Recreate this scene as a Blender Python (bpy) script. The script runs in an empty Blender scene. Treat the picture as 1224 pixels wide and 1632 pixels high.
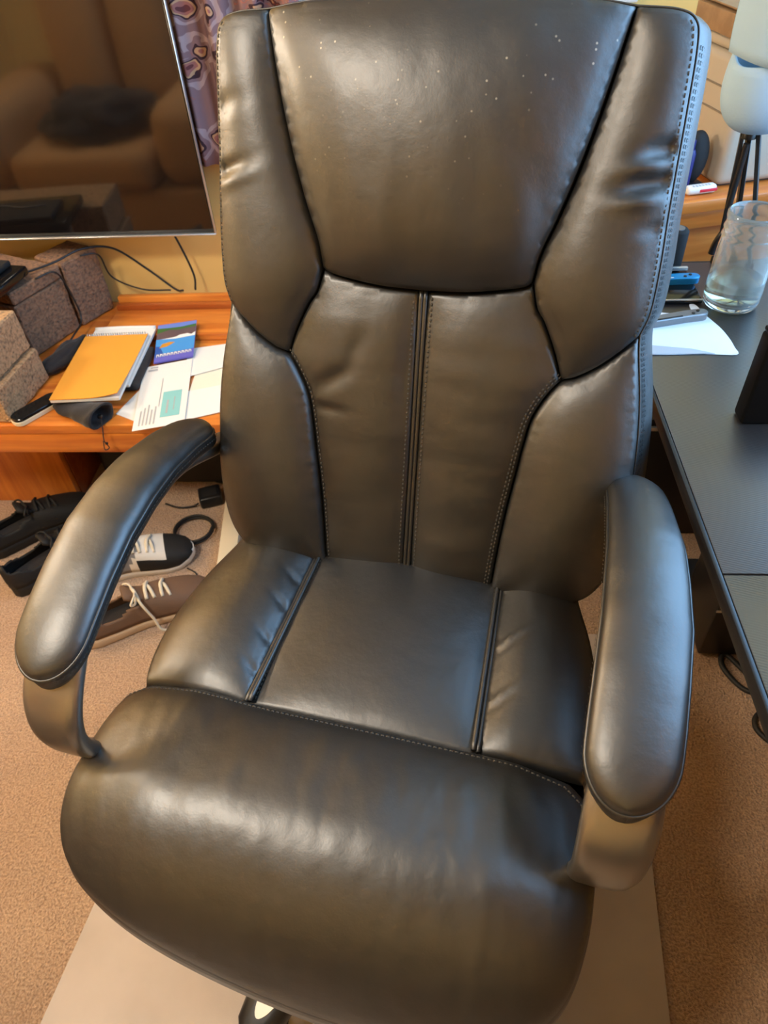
import bpy, bmesh, math, random
import numpy as np
from mathutils import Vector, Matrix, noise
from mathutils.geometry import delaunay_2d_cdt

random.seed(7)
S = bpy.context.scene
COL = S.collection
PI = math.pi

# ------------------------------------------------------------------ camera
CAM_P, CAM_R, CAM_Y, CAM_H = math.radians(44.5), math.radians(-4.0), math.radians(6.0), 1.32
_f = Vector((0, math.cos(CAM_P), -math.sin(CAM_P)))
_u = Vector((0, math.sin(CAM_P), math.cos(CAM_P)))
_r = Vector((1, 0, 0))
_R = _r * math.cos(CAM_R) + _u * math.sin(CAM_R)
_U = _u * math.cos(CAM_R) - _r * math.sin(CAM_R)
_m = Matrix.Rotation(CAM_Y, 3, 'Z')
_f, _R, _U = _m @ _f, _m @ _R, _m @ _U
cd = bpy.data.cameras.new('camera')
cd.sensor_fit = 'VERTICAL'
cd.sensor_height = 36.0
cd.lens = 1133.0 / 1632.0 * 36.0
cd.clip_start = 0.02
cd.dof.use_dof = True
cd.dof.focus_distance = 0.86
cd.dof.aperture_fstop = 9.0
cam = bpy.data.objects.new('camera', cd)
COL.objects.link(cam)
cam.matrix_world = Matrix(((_R.x, _U.x, -_f.x, 0), (_R.y, _U.y, -_f.y, 0), (_R.z, _U.z, -_f.z, CAM_H), (0, 0, 0, 1)))
S.camera = cam

# ------------------------------------------------------------------ world, lights, exposure
w = bpy.data.worlds.new('world')
S.world = w
w.use_nodes = True
w.node_tree.nodes['Background'].inputs[0].default_value = (0.55, 0.75, 1.0, 1)
w.node_tree.nodes['Background'].inputs[1].default_value = 0.6
S.view_settings.view_transform = 'Standard'
S.view_settings.look = 'None'
S.view_settings.gamma = 1.0
S.view_settings.use_curve_mapping = False
S.view_settings.exposure = 0.45
S.cycles.use_denoising = True
S.cycles.max_bounces = 8
S.cycles.sample_clamp_indirect = 6.0

def area(name, loc, target, sx, sy, power, col):
    d = bpy.data.lights.new(name, 'AREA')
    d.shape = 'RECTANGLE'; d.size = sx; d.size_y = sy; d.energy = power; d.color = col
    o = bpy.data.objects.new(name, d); COL.objects.link(o)
    o.location = loc
    o.rotation_euler = (Vector(target) - Vector(loc)).to_track_quat('-Z', 'Y').to_euler()
    return o
WIN_X = 1.075
area('window_daylight', (WIN_X + 0.10, 0.94, 1.56), (0.0, 0.94, 1.34), 1.68, 1.60, 50.0, (0.30, 0.60, 1.0))
LAMP = (-1.10, -0.05, 2.20)

# ------------------------------------------------------------------ materials
MATS = {}
def mat(name, col, rough=0.5, metal=0.0, spec=0.5, bump=None, var=None, coat=0.0, trans=0.0, ior=1.45, emit=None, sheen=0.0, bump2=None):
    m = bpy.data.materials.new(name); m.use_nodes = True
    nt = m.node_tree; b = nt.nodes['Principled BSDF']; L = nt.links.new
    b.inputs['Base Color'].default_value = (*col, 1)
    b.inputs['Roughness'].default_value = rough
    b.inputs['Metallic'].default_value = metal
    b.inputs['Specular IOR Level'].default_value = spec
    b.inputs['Coat Weight'].default_value = coat
    b.inputs['Coat Roughness'].default_value = 0.1
    b.inputs['Transmission Weight'].default_value = trans
    b.inputs['IOR'].default_value = ior
    b.inputs['Sheen Weight'].default_value = sheen
    tc = nt.nodes.new('ShaderNodeTexCoord')
    if emit:
        b.inputs['Emission Color'].default_value = (*emit[0], 1); b.inputs['Emission Strength'].default_value = emit[1]
    if var:   # (scale, second colour, low, high)
        n = nt.nodes.new('ShaderNodeTexNoise'); n.inputs['Scale'].default_value = var[0]; n.inputs['Detail'].default_value = 4
        r = nt.nodes.new('ShaderNodeValToRGB')
        r.color_ramp.elements[0].position = var[2]; r.color_ramp.elements[1].position = var[3]
        r.color_ramp.elements[0].color = (*col, 1); r.color_ramp.elements[1].color = (*var[1], 1)
        L(tc.outputs['Object'], n.inputs['Vector']); L(n.outputs['Fac'], r.inputs['Fac']); L(r.outputs['Color'], b.inputs['Base Color'])
    prev = None
    for bp in (bump, bump2):
        if bp:    # (scale, strength, distance)
            n = nt.nodes.new('ShaderNodeTexNoise'); n.inputs['Scale'].default_value = bp[0]; n.inputs['Detail'].default_value = 3
            bm = nt.nodes.new('ShaderNodeBump'); bm.inputs['Strength'].default_value = bp[1]; bm.inputs['Distance'].default_value = bp[2]
            L(tc.outputs['Object'], n.inputs['Vector']); L(n.outputs['Fac'], bm.inputs['Height'])
            if prev: L(prev.outputs['Normal'], bm.inputs['Normal'])
            L(bm.outputs['Normal'], b.inputs['Normal']); prev = bm
    MATS[name] = m
    return m

def wood(name, c1, c2, scale=(1.5, 22, 22), rough=0.32, coat=0.25):
    m = mat(name, c1, rough, coat=coat)
    nt = m.node_tree; b = nt.nodes['Principled BSDF']; L = nt.links.new
    tc = nt.nodes.new('ShaderNodeTexCoord'); mp = nt.nodes.new('ShaderNodeMapping')
    mp.inputs['Scale'].default_value = scale
    n = nt.nodes.new('ShaderNodeTexNoise'); n.inputs['Scale'].default_value = 3.0; n.inputs['Detail'].default_value = 6; n.inputs['Distortion'].default_value = 0.6
    r = nt.nodes.new('ShaderNodeValToRGB')
    r.color_ramp.elements[0].position = 0.35; r.color_ramp.elements[1].position = 0.68
    r.color_ramp.elements[0].color = (*c1, 1); r.color_ramp.elements[1].color = (*c2, 1)
    L(tc.outputs['Object'], mp.inputs['Vector']); L(mp.outputs['Vector'], n.inputs['Vector']); L(n.outputs['Fac'], r.inputs['Fac']); L(r.outputs['Color'], b.inputs['Base Color'])
    return m

def leather(name, dust=False):
    m = mat(name, (0.0045, 0.0040, 0.0030), 0.40, spec=0.75, ior=1.74, bump=(420, 0.07, 0.0015), bump2=(22, 0.20, 0.006))
    nt = m.node_tree; b = nt.nodes['Principled BSDF']; L = nt.links.new
    tc = nt.nodes.new('ShaderNodeTexCoord')
    n = nt.nodes.new('ShaderNodeTexNoise'); n.inputs['Scale'].default_value = 14; n.inputs['Detail'].default_value = 5
    mr = nt.nodes.new('ShaderNodeMapRange'); mr.inputs['To Min'].default_value = 0.39; mr.inputs['To Max'].default_value = 0.51
    L(tc.outputs['Object'], n.inputs['Vector']); L(n.outputs['Fac'], mr.inputs['Value']); L(mr.outputs['Result'], b.inputs['Roughness'])
    if dust:
        v = nt.nodes.new('ShaderNodeTexVoronoi'); v.inputs['Scale'].default_value = 85
        rr = nt.nodes.new('ShaderNodeValToRGB'); rr.color_ramp.interpolation = 'LINEAR'
        rr.color_ramp.elements[0].position = 0.06; rr.color_ramp.elements[1].position = 0.13
        rr.color_ramp.elements[0].color = (1, 1, 1, 1); rr.color_ramp.elements[1].color = (0, 0, 0, 1)
        n2 = nt.nodes.new('ShaderNodeTexNoise'); n2.inputs['Scale'].default_value = 9
        r2 = nt.nodes.new('ShaderNodeValToRGB'); r2.color_ramp.elements[0].position = 0.44; r2.color_ramp.elements[1].position = 0.54
        # dust has settled on the upper part of the cushion
        sp = nt.nodes.new('ShaderNodeSeparateXYZ'); mz = nt.nodes.new('ShaderNodeMapRange')
        mz.inputs['From Min'].default_value = 1.0; mz.inputs['From Max'].default_value = 1.14
        mu = nt.nodes.new('ShaderNodeMath'); mu.operation = 'MULTIPLY'; mu2 = nt.nodes.new('ShaderNodeMath'); mu2.operation = 'MULTIPLY'
        mx = nt.nodes.new('ShaderNodeMix'); mx.data_type = 'RGBA'
        mx.inputs['A'].default_value = (0.0045, 0.0040, 0.0030, 1); mx.inputs['B'].default_value = (0.42, 0.37, 0.27, 1)
        L(tc.outputs['Object'], v.inputs['Vector']); L(tc.outputs['Object'], n2.inputs['Vector']); L(tc.outputs['Object'], sp.inputs['Vector'])
        L(sp.outputs['Z'], mz.inputs['Value']); L(v.outputs['Distance'], rr.inputs['Fac']); L(n2.outputs['Fac'], r2.inputs['Fac'])
        L(rr.outputs['Color'], mu.inputs[0]); L(r2.outputs['Color'], mu.inputs[1]); L(mu.outputs[0], mu2.inputs[0]); L(mz.outputs['Result'], mu2.inputs[1])
        L(mu2.outputs[0], mx.inputs['Factor']); L(mx.outputs['Result'], b.inputs['Base Color'])
    return m

leather('leather'); leather('leather_dusty', True)
mat('thread', (0.055, 0.048, 0.038), 0.7)
mat('black_plastic', (0.012, 0.012, 0.013), 0.38)
mat('black_gloss', (0.006, 0.006, 0.007), 0.12)
mat('black_matte', (0.010, 0.010, 0.011), 0.75)
mat('black_fabric', (0.016, 0.0135, 0.0150), 0.85, bump=(300, 0.4, 0.002), sheen=0.15)
mat('gunmetal', (0.27, 0.245, 0.215), 0.34, metal=0.9, bump=(900, 0.05, 0.0005))
mat('silver', (0.62, 0.60, 0.57), 0.30, metal=0.8)
mat('inlay', (0.40, 0.36, 0.30), 0.42, metal=0.4)
mat('soft_black', (0.004, 0.004, 0.0045), 0.55, spec=0.15)
mat('white_plastic', (0.75, 0.72, 0.66), 0.4)
mat('cream_plastic', (0.70, 0.60, 0.42), 0.42)
mat('paper', (0.80, 0.78, 0.74), 0.8)
mat('paper_cream', (0.82, 0.76, 0.62), 0.8)
mat('paper_cool', (0.80, 0.84, 0.88), 0.8)
mat('paper_grey', (0.48, 0.50, 0.52), 0.8)
mat('ink', (0.10, 0.10, 0.11), 0.8)
mat('ink_light', (0.42, 0.42, 0.43), 0.8)
mat('teal_print', (0.25, 0.56, 0.56), 0.6)
mat('pad_orange', (0.83, 0.36, 0.045), 0.55, bump=(40, 0.05, 0.002))
mat('concrete_tan', (0.50, 0.31, 0.165), 0.95, bump=(170, 0.9, 0.006), var=(140, (0.15, 0.10, 0.06), 0.45, 0.75))
mat('concrete_shaded', (0.25, 0.135, 0.078), 0.95, bump=(150, 0.9, 0.006), var=(120, (0.08, 0.055, 0.04), 0.45, 0.75))  # darker copy of the tan concrete, television shadow put into the colour
wood('bench_wood', (0.52, 0.135, 0.020), (0.74, 0.255, 0.040), (1.2, 14, 14))
wood('panel_wood', (0.56, 0.155, 0.022), (0.76, 0.27, 0.042), (14, 14, 1.2))
wood('bench_wood_dark', (0.30, 0.06, 0.011), (0.42, 0.105, 0.018), (1.2, 14, 14))
wood('desk_wood', (0.47, 0.13, 0.022), (0.66, 0.23, 0.045), (1.2, 14, 14))
mat('wall_paint', (0.84, 0.56, 0.18), 0.75, bump=(90, 0.05, 0.002))
mat('wall_plain', (0.90, 0.65, 0.26), 0.8)
mat('ceiling_paint', (0.42, 0.38, 0.31), 0.85)
mat('trim_white', (0.78, 0.74, 0.66), 0.5)
mat('mat_plastic', (0.50, 0.425, 0.37), 0.30, spec=0.5, bump=(60, 0.06, 0.002), var=(7, (0.43, 0.36, 0.305), 0.4, 0.7), bump2=(500, 0.12, 0.0006))
mat('tv_screen', (0.006, 0.005, 0.005), 0.05, spec=1.0, coat=0.8)
mat('cardboard', (0.33, 0.20, 0.10), 0.85, var=(30, (0.27, 0.16, 0.08), 0.4, 0.6))
mat('beige_case', (0.44, 0.38, 0.30), 0.45)
mat('beige_dark', (0.20, 0.17, 0.14), 0.5)
mat('cap_cloth', (0.37, 0.53, 0.66), 0.9, bump=(350, 0.3, 0.001))
mat('navy', (0.012, 0.018, 0.13), 0.4)
mat('red', (0.62, 0.025, 0.045), 0.35)
mat('blue_anodised', (0.015, 0.28, 0.62), 0.35, metal=0.25)
mat('grey_metal', (0.23, 0.24, 0.25), 0.42, metal=0.5)
mat('shoe_brown', (0.15, 0.085, 0.052), 0.7, bump=(300, 0.3, 0.001))
mat('shoe_black', (0.011, 0.0105, 0.010), 0.7, bump=(350, 0.4, 0.001))
mat('shoe_grey', (0.22, 0.21, 0.21), 0.7)
mat('shoe_white', (0.72, 0.68, 0.61), 0.6)
mat('sole_cream', (0.62, 0.47, 0.32), 0.7)
mat('lace_cream', (0.70, 0.62, 0.48), 0.8)
mat('rubber', (0.012, 0.012, 0.012), 0.6)
mat('sofa', (0.50, 0.29, 0.135), 0.8, bump=(60, 0.2, 0.003))
mat('window_grey', (0.20, 0.22, 0.21), 0.35)
mat('cover_sky', (0.16, 0.24, 0.62), 0.35); mat('cover_green', (0.06, 0.15, 0.04), 0.35); mat('cover_cliff', (0.13, 0.085, 0.09), 0.35)
mat('cover_sea', (0.07, 0.30, 0.68), 0.35); mat('cover_deep', (0.03, 0.10, 0.38), 0.35); mat('cover_band', (0.14, 0.13, 0.52), 0.35); mat('cover_sand', (0.62, 0.27, 0.03), 0.35)

def carpet_mat():
    m = mat('carpet', (0.47, 0.235, 0.125), 0.95, spec=0.1, sheen=0.25)
    nt = m.node_tree; b = nt.nodes['Principled BSDF']; L = nt.links.new
    tc = nt.nodes.new('ShaderNodeTexCoord')
    def ns(sc, det):
        n = nt.nodes.new('ShaderNodeTexNoise'); n.inputs['Scale'].default_value = sc; n.inputs['Detail'].default_value = det
        L(tc.outputs['Object'], n.inputs['Vector']); return n
    n1, n2, n3 = ns(260, 6), ns(4.5, 5), ns(70, 4)
    r1 = nt.nodes.new('ShaderNodeValToRGB'); r1.color_ramp.elements[0].position = 0.30; r1.color_ramp.elements[1].position = 0.62
    r1.color_ramp.elements[0].color = (0.35, 0.215, 0.13, 1); r1.color_ramp.elements[1].color = (0.68, 0.47, 0.31, 1)
    r2 = nt.nodes.new('ShaderNodeValToRGB'); r2.color_ramp.elements[0].position = 0.3; r2.color_ramp.elements[1].position = 0.7
    r2.color_ramp.elements[0].color = (0.80, 0.77, 0.76, 1); r2.color_ramp.elements[1].color = (1.0, 1.0, 1.0, 1)
    mx = nt.nodes.new('ShaderNodeMix'); mx.data_type = 'RGBA'; mx.blend_type = 'MULTIPLY'; mx.inputs['Factor'].default_value = 1
    L(n1.outputs['Fac'], r1.inputs['Fac']); L(n2.outputs['Fac'], r2.inputs['Fac'])
    L(r1.outputs['Color'], mx.inputs['A']); L(r2.outputs['Color'], mx.inputs['B']); L(mx.outputs['Result'], b.inputs['Base Color'])
    ad = nt.nodes.new('ShaderNodeMath'); ad.operation = 'ADD'
    L(n1.outputs['Fac'], ad.inputs[0]); L(n3.outputs['Fac'], ad.inputs[1])
    bm = nt.nodes.new('ShaderNodeBump'); bm.inputs['Strength'].default_value = 0.9; bm.inputs['Distance'].default_value = 0.008
    L(ad.outputs[0], bm.inputs['Height']); L(bm.outputs['Normal'], b.inputs['Normal'])
carpet_mat()

def weave_mat():      # black desk top with a fine diagonal rib
    m = mat('desk_weave', (0.020, 0.020, 0.022), 0.30, spec=1.0, ior=1.75)
    nt = m.node_tree; b = nt.nodes['Principled BSDF']; L = nt.links.new
    tc = nt.nodes.new('ShaderNodeTexCoord'); mp = nt.nodes.new('ShaderNodeMapping'); mp.inputs['Rotation'].default_value = (0, 0, math.radians(108))
    wv = nt.nodes.new('ShaderNodeTexWave'); wv.inputs['Scale'].default_value = 95; wv.inputs['Distortion'].default_value = 0.4
    wv.inputs['Detail'].default_value = 1
    bm = nt.nodes.new('ShaderNodeBump'); bm.inputs['Strength'].default_value = 0.16; bm.inputs['Distance'].default_value = 0.0008
    L(tc.outputs['Object'], mp.inputs['Vector']); L(mp.outputs['Vector'], wv.inputs['Vector']); L(wv.outputs['Fac'], bm.inputs['Height']); L(bm.outputs['Normal'], b.inputs['Normal'])
weave_mat()

def curtain_mat():
    m = mat('curtain_print', (0.30, 0.19, 0.22), 0.85)
    nt = m.node_tree; b = nt.nodes['Principled BSDF']; L = nt.links.new
    tc = nt.nodes.new('ShaderNodeTexCoord')
    def ramp(stops):
        r = nt.nodes.new('ShaderNodeValToRGB'); r.color_ramp.interpolation = 'CONSTANT'
        while len(r.color_ramp.elements) < len(stops): r.color_ramp.elements.new(0.5)
        for e, (p, c) in zip(r.color_ramp.elements, stops): e.position = p; e.color = (*c, 1)
        return r
    mp = nt.nodes.new('ShaderNodeMapping'); mp.inputs['Scale'].default_value = (1, 0.2, 1)
    nz = nt.nodes.new('ShaderNodeTexNoise'); nz.inputs['Scale'].default_value = 18
    va = nt.nodes.new('ShaderNodeMix'); va.data_type = 'RGBA'; va.blend_type = 'LINEAR_LIGHT'; va.inputs['Factor'].default_value = 0.03
    L(tc.outputs['Object'], mp.inputs['Vector']); L(mp.outputs['Vector'], nz.inputs['Vector'])
    L(mp.outputs['Vector'], va.inputs['A']); L(nz.outputs['Color'], va.inputs['B'])
    v1 = nt.nodes.new('ShaderNodeTexVoronoi'); v1.inputs['Scale'].default_value = 15
    v2 = nt.nodes.new('ShaderNodeTexVoronoi'); v2.inputs['Scale'].default_value = 42
    n2 = nt.nodes.new('ShaderNodeTexNoise'); n2.inputs['Scale'].default_value = 9; n2.inputs['Detail'].default_value = 2
    for v in (v1, v2, n2): L(va.outputs['Result'], v.inputs['Vector'])
    mauve, dark, rose, tan, wine, pale = (0.215, 0.122, 0.125), (0.035, 0.012, 0.018), (0.30, 0.11, 0.09), (0.46, 0.26, 0.14), (0.12, 0.030, 0.030), (0.36, 0.25, 0.245)
    r1 = ramp([(0, tan), (0.04, wine), (0.13, rose), (0.22, tan), (0.27, dark), (0.32, mauve), (0.40, pale), (0.52, mauve)])
    r2 = ramp([(0, tan), (0.10, wine), (0.24, dark), (0.33, mauve), (0.48, rose), (0.56, mauve)])
    rm = nt.nodes.new('ShaderNodeMath'); rm.operation = 'GREATER_THAN'; rm.inputs[1].default_value = 0.34
    mx = nt.nodes.new('ShaderNodeMix'); mx.data_type = 'RGBA'
    big = nt.nodes.new('ShaderNodeMix'); big.data_type = 'RGBA'
    rn = nt.nodes.new('ShaderNodeMath'); rn.operation = 'GREATER_THAN'; rn.inputs[1].default_value = 0.53
    L(v1.outputs['Distance'], r1.inputs['Fac']); L(v2.outputs['Distance'], r2.inputs['Fac']); L(v1.outputs['Distance'], rm.inputs[0]); L(n2.outputs['Fac'], rn.inputs[0])
    L(rn.outputs[0], big.inputs['Factor']); L(r2.outputs['Color'], big.inputs['A']); L(r1.outputs['Color'], big.inputs['B'])
    L(rm.outputs[0], mx.inputs['Factor']); L(r1.outputs['Color'], mx.inputs['A']); L(big.outputs['Result'], mx.inputs['B']); L(mx.outputs['Result'], b.inputs['Base Color'])
curtain_mat()

def glass_mats():
    m = mat('jar_glass', (0.90, 0.94, 0.90), 0.06, trans=0.86, ior=1.47)
    mat('jar_water', (0.93, 0.97, 0.78), 0.0, trans=1.0, ior=1.33)
    m = bpy.data.materials.new('window_glass'); m.use_nodes = True; nt = m.node_tree
    nt.nodes.remove(nt.nodes['Principled BSDF'])
    t = nt.nodes.new('ShaderNodeBsdfTransparent'); g = nt.nodes.new('ShaderNodeBsdfGlossy'); g.inputs['Roughness'].default_value = 0.02
    x = nt.nodes.new('ShaderNodeMixShader'); x.inputs[0].default_value = 0.06
    nt.links.new(t.outputs[0], x.inputs[1]); nt.links.new(g.outputs[0], x.inputs[2]); nt.links.new(x.outputs[0], nt.nodes['Material Output'].inputs[0])
    MATS['window_glass'] = m
glass_mats()

# ------------------------------------------------------------------ mesh helpers
def link(name, me, m, parent=None, smooth=True):
    if isinstance(m, str): m = [m]
    for k in m: me.materials.append(MATS[k])
    if smooth:
        me.shade_smooth()
    o = bpy.data.objects.new(name, me); COL.objects.link(o)
    if parent: o.parent = parent
    return o
def tag(o, label=None, cat=None, group=None, kind=None):
    if label: o['label'] = label
    if cat: o['category'] = cat
    if group: o['group'] = group
    if kind: o['kind'] = kind
    return o
def empty(name, loc=(0, 0, 0), rz=0.0):
    o = bpy.data.objects.new(name, None); COL.objects.link(o); o.location = loc; o.rotation_euler = (0, 0, rz); o.empty_display_size = 0.05
    return o
def from_bm(name, bm, m, parent=None, smooth=True, angle=None):
    bmesh.ops.recalc_face_normals(bm, faces=bm.faces[:])
    me = bpy.data.meshes.new(name); bm.to_mesh(me); bm.free()
    o = link(name, me, m, parent, smooth)
    if smooth and angle: me.set_sharp_from_angle(angle=math.radians(angle))
    return o
def pyd(name, v, f, m, parent=None, smooth=True, angle=None):
    me = bpy.data.meshes.new(name); me.from_pydata([tuple(p) for p in v], [], f); me.update()
    bm = bmesh.new(); bm.from_mesh(me); bpy.data.meshes.remove(me)
    return from_bm(name, bm, m, parent, smooth, angle)
def add_box(bm, c, s, r=0.0, seg=2, mtx=None):
    """bevelled box into bm: centre c, full size s"""
    t = bmesh.new(); bmesh.ops.create_cube(t, size=1.0)
    for v in t.verts: v.co = Vector((v.co.x * s[0], v.co.y * s[1], v.co.z * s[2]))
    if r > 0: bmesh.ops.bevel(t, geom=t.edges[:], offset=r, segments=seg, affect='EDGES', profile=0.5)
    for v in t.verts:
        v.co += Vector(c)
        if mtx: v.co = mtx @ v.co
    me = bpy.data.meshes.new('t'); t.to_mesh(me); t.free(); bm.from_mesh(me); bpy.data.meshes.remove(me)
def box(name, c, s, m, parent=None, r=0.003, seg=2, rot=None):
    bm = bmesh.new(); mtx = None
    if rot is not None: mtx = Matrix.Translation(c) @ Matrix.Rotation(rot, 4, 'Z') @ Matrix.Translation(-Vector(c))
    add_box(bm, c, s, r, seg, mtx)
    return from_bm(name, bm, m, parent, True, 40)
def catmull(pts, n=8):
    pts = [Vector(p) for p in pts]; out = []
    P = [pts[0] * 2 - pts[1]] + pts + [pts[-1] * 2 - pts[-2]]
    for i in range(1, len(P) - 2):
        a, b, c, d = P[i - 1], P[i], P[i + 1], P[i + 2]
        for k in range(n):
            t = k / n
            out.append(0.5 * ((2 * b) + (c - a) * t + (2 * a - 5 * b + 4 * c - d) * t * t + (3 * b - a - 3 * c + d) * t ** 3))
    out.append(pts[-1]); return out
def add_tube(bm, pts, rad, sides=8):
    rings = []; n = len(pts)
    up = Vector((0, 0, 1)); prev = None
    for i, p in enumerate(pts):
        t = (pts[min(i + 1, n - 1)] - pts[max(i - 1, 0)]).normalized()
        if prev is None:
            a = t.cross(up)
            if a.length < 0.05: a = t.cross(Vector((1, 0, 0)))
        else: a = prev - t * prev.dot(t)
        a.normalize(); prev = a; b = t.cross(a)
        r = rad[i] if isinstance(rad, (list, tuple)) else rad
        rings.append([bm.verts.new(p + a * (r * math.cos(2 * PI * k / sides)) + b * (r * math.sin(2 * PI * k / sides))) for k in range(sides)])
    for A, B in zip(rings, rings[1:]):
        for k in range(sides): bm.faces.new((A[k], A[(k + 1) % sides], B[(k + 1) % sides], B[k]))
    bm.faces.new(rings[0]); bm.faces.new(rings[-1])
def tube(name, pts, rad, m, parent=None, n=8, sides=8):
    bm = bmesh.new(); add_tube(bm, catmull(pts, n), rad, sides)
    return from_bm(name, bm, m, parent)
def lathe(name, prof, m, parent=None, loc=(0, 0, 0), seg=40, closed=False):
    bm = bmesh.new(); rings = []
    for r, z in prof:
        if r < 1e-6: rings.append([bm.verts.new((loc[0], loc[1], loc[2] + z))])
        else: rings.append([bm.verts.new((loc[0] + r * math.cos(2 * PI * k / seg), loc[1] + r * math.sin(2 * PI * k / seg), loc[2] + z)) for k in range(seg)])
    pr = list(zip(rings, rings[1:]))
    if closed: pr.append((rings[-1], rings[0]))
    for A, B in pr:
        for k in range(seg):
            a = [A[0]] if len(A) == 1 else [A[k], A[(k + 1) % seg]]
            b = [B[0]] if len(B) == 1 else [B[(k + 1) % seg], B[k]]
            if len(a) + len(b) > 2: bm.faces.new(a + b)
    return from_bm(name, bm, m, parent, True, 60)
def sheet(name, quad, m, parent=None, th=0.0006, curl=0.0, n=6):
    """thin sheet of paper: four corners, a little thickness, optional curl"""
    q = [Vector(p) for p in quad]; bm = bmesh.new()
    for side in (0, 1):
        g = []
        for i in range(n + 1):
            row = []
            for j in range(n + 1):
                a, b = i / n, j / n
                p = (q[0] * (1 - a) + q[1] * a) * (1 - b) + (q[3] * (1 - a) + q[2] * a) * b
                p = p + Vector((0, 0, side * th + curl * ((a - 0.5) ** 2 * 4 * 0.5 + b * b * 0.5)))
                row.append(bm.verts.new(p))
            g.append(row)
        for i in range(n):
            for j in range(n): bm.faces.new((g[i][j], g[i + 1][j], g[i + 1][j + 1], g[i][j + 1]))
        if side == 0: g0 = g
    for i in range(n):
        bm.faces.new((g0[i][0], g0[i + 1][0], g[i + 1][0], g[i][0])); bm.faces.new((g0[i][n], g0[i + 1][n], g[i + 1][n], g[i][n]))
        bm.faces.new((g0[0][i], g0[0][i + 1], g[0][i + 1], g[0][i])); bm.faces.new((g0[n][i], g0[n][i + 1], g[n][i + 1], g[n][i]))
    return from_bm(name, bm, m, parent, True, 40)

# ------------------------------------------------------------------ the room
X0, X1, Y0, Y1, ZC = -2.7, WIN_X, -1.75, 1.80, 2.40
def shell(name, c, s, m):
    return tag(box(name, c, s, m, r=0), kind='structure')
shell('floor', ((X0 + X1) / 2, (Y0 + Y1) / 2, -0.05), (X1 - X0 + 0.2, Y1 - Y0 + 0.2, 0.1), 'carpet')
shell('ceiling', ((X0 + X1) / 2, (Y0 + Y1) / 2, ZC + 0.05), (X1 - X0 + 0.2, Y1 - Y0 + 0.2, 0.1), 'ceiling_paint')
shell('wall_left', (X0 - 0.05, (Y0 + Y1) / 2, ZC / 2), (0.1, Y1 - Y0, ZC), 'wall_plain')
shell('wall_front', ((X0 + X1) / 2, Y0 - 0.05, ZC / 2), (X1 - X0 + 0.2, 0.1, ZC), 'wall_plain')
shell('wall_back', ((X0 + X1) / 2, Y1 + 0.05, ZC / 2), (X1 - X0 + 0.2, 0.1, ZC), 'wall_paint')
# right wall with a window opening
wy0, wy1, wz0, wz1 = 0.10, 1.78, 0.76, 2.36
bm = bmesh.new()
for (ya, yb, za, zb) in ((Y0, wy0, 0, ZC), (wy1, Y1, 0, ZC), (wy0, wy1, 0, wz0), (wy0, wy1, wz1, ZC)):
    add_box(bm, (X1 + 0.05, (ya + yb) / 2, (za + zb) / 2), (0.1, yb - ya, zb - za))
tag(from_bm('wall_right', bm, 'wall_paint', smooth=False), kind='structure')
wn = tag(empty('window_1', (X1 + 0.04, (wy0 + wy1) / 2, wz0)), kind='structure')
ww_, wh_ = wy1 - wy0, wz1 - wz0
for nm, c, sz in (('window_frame', (0, 0, 0.02), (0.06, ww_, 0.04)), ('window_frame', (0, 0, wh_ - 0.02), (0.06, ww_, 0.04)), ('window_frame', (0, 0.02 - ww_ / 2, wh_ / 2), (0.06, 0.04, wh_ - 0.081)), ('window_frame', (0, ww_ / 2 - 0.02, wh_ / 2), (0.06, 0.04, wh_ - 0.081)), ('glazing_bar', (0, 0, wh_ / 2), (0.04, 0.03, wh_ - 0.081))):
    box(nm, c, sz, 'trim_white', wn)
for y in (-ww_ / 4, ww_ / 4): box('pane', (0, y, wh_ / 2), (0.004, ww_ / 2 - 0.06, wh_ - 0.082), 'window_glass', wn, r=0)
# window behind the chair with a lowered cream blind
wb = tag(empty('window_2', (0.02, Y1, 1.02)), kind='structure')
box('window_frame', (0, -0.015, 0.02), (0.76, 0.03, 0.04), 'trim_white', wb)
for x in (-0.36, 0.36): box('window_frame', (x, -0.015, 0.5), (0.04, 0.03, 0.92), 'trim_white', wb)
box('window_frame', (0, -0.015, 0.98), (0.76, 0.03, 0.04), 'trim_white', wb)
box('roller_blind', (0, -0.008, 0.5), (0.68, 0.012, 0.92), 'paper_cream', wb)
tag(box('baseboard_back', ((X0 + X1) / 2, Y1 - 0.008, 0.05), (X1 - X0, 0.016, 0.10), 'bench_wood_dark'), kind='structure')

# ceiling lamp that lights the room
lp = tag(empty('ceiling_lamp', (LAMP[0], LAMP[1], ZC)), 'round flush ceiling lamp with a frosted glass dome', 'lamp')
mat('lamp_glass', (0.9, 0.85, 0.75), 0.4, emit=((1.0, 0.88, 0.72), 3.0))
lathe('canopy', [(0, 0), (0.17, 0), (0.17, -0.025), (0, -0.025)], 'silver', lp)
lathe('lamp_shade', [(0.16, -0.026), (0.155, -0.06), (0.12, -0.095), (0.06, -0.115), (0, -0.12)], 'lamp_glass', lp)
ld = bpy.data.lights.new('lamp_bulb', 'AREA'); ld.shape = 'DISK'; ld.size = 0.42; ld.energy = 26; ld.color = (1.0, 0.89, 0.74)
lo = bpy.data.objects.new('lamp_bulb', ld); COL.objects.link(lo); lo.parent = lp; lo.location = (0, 0, -0.13)

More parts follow.
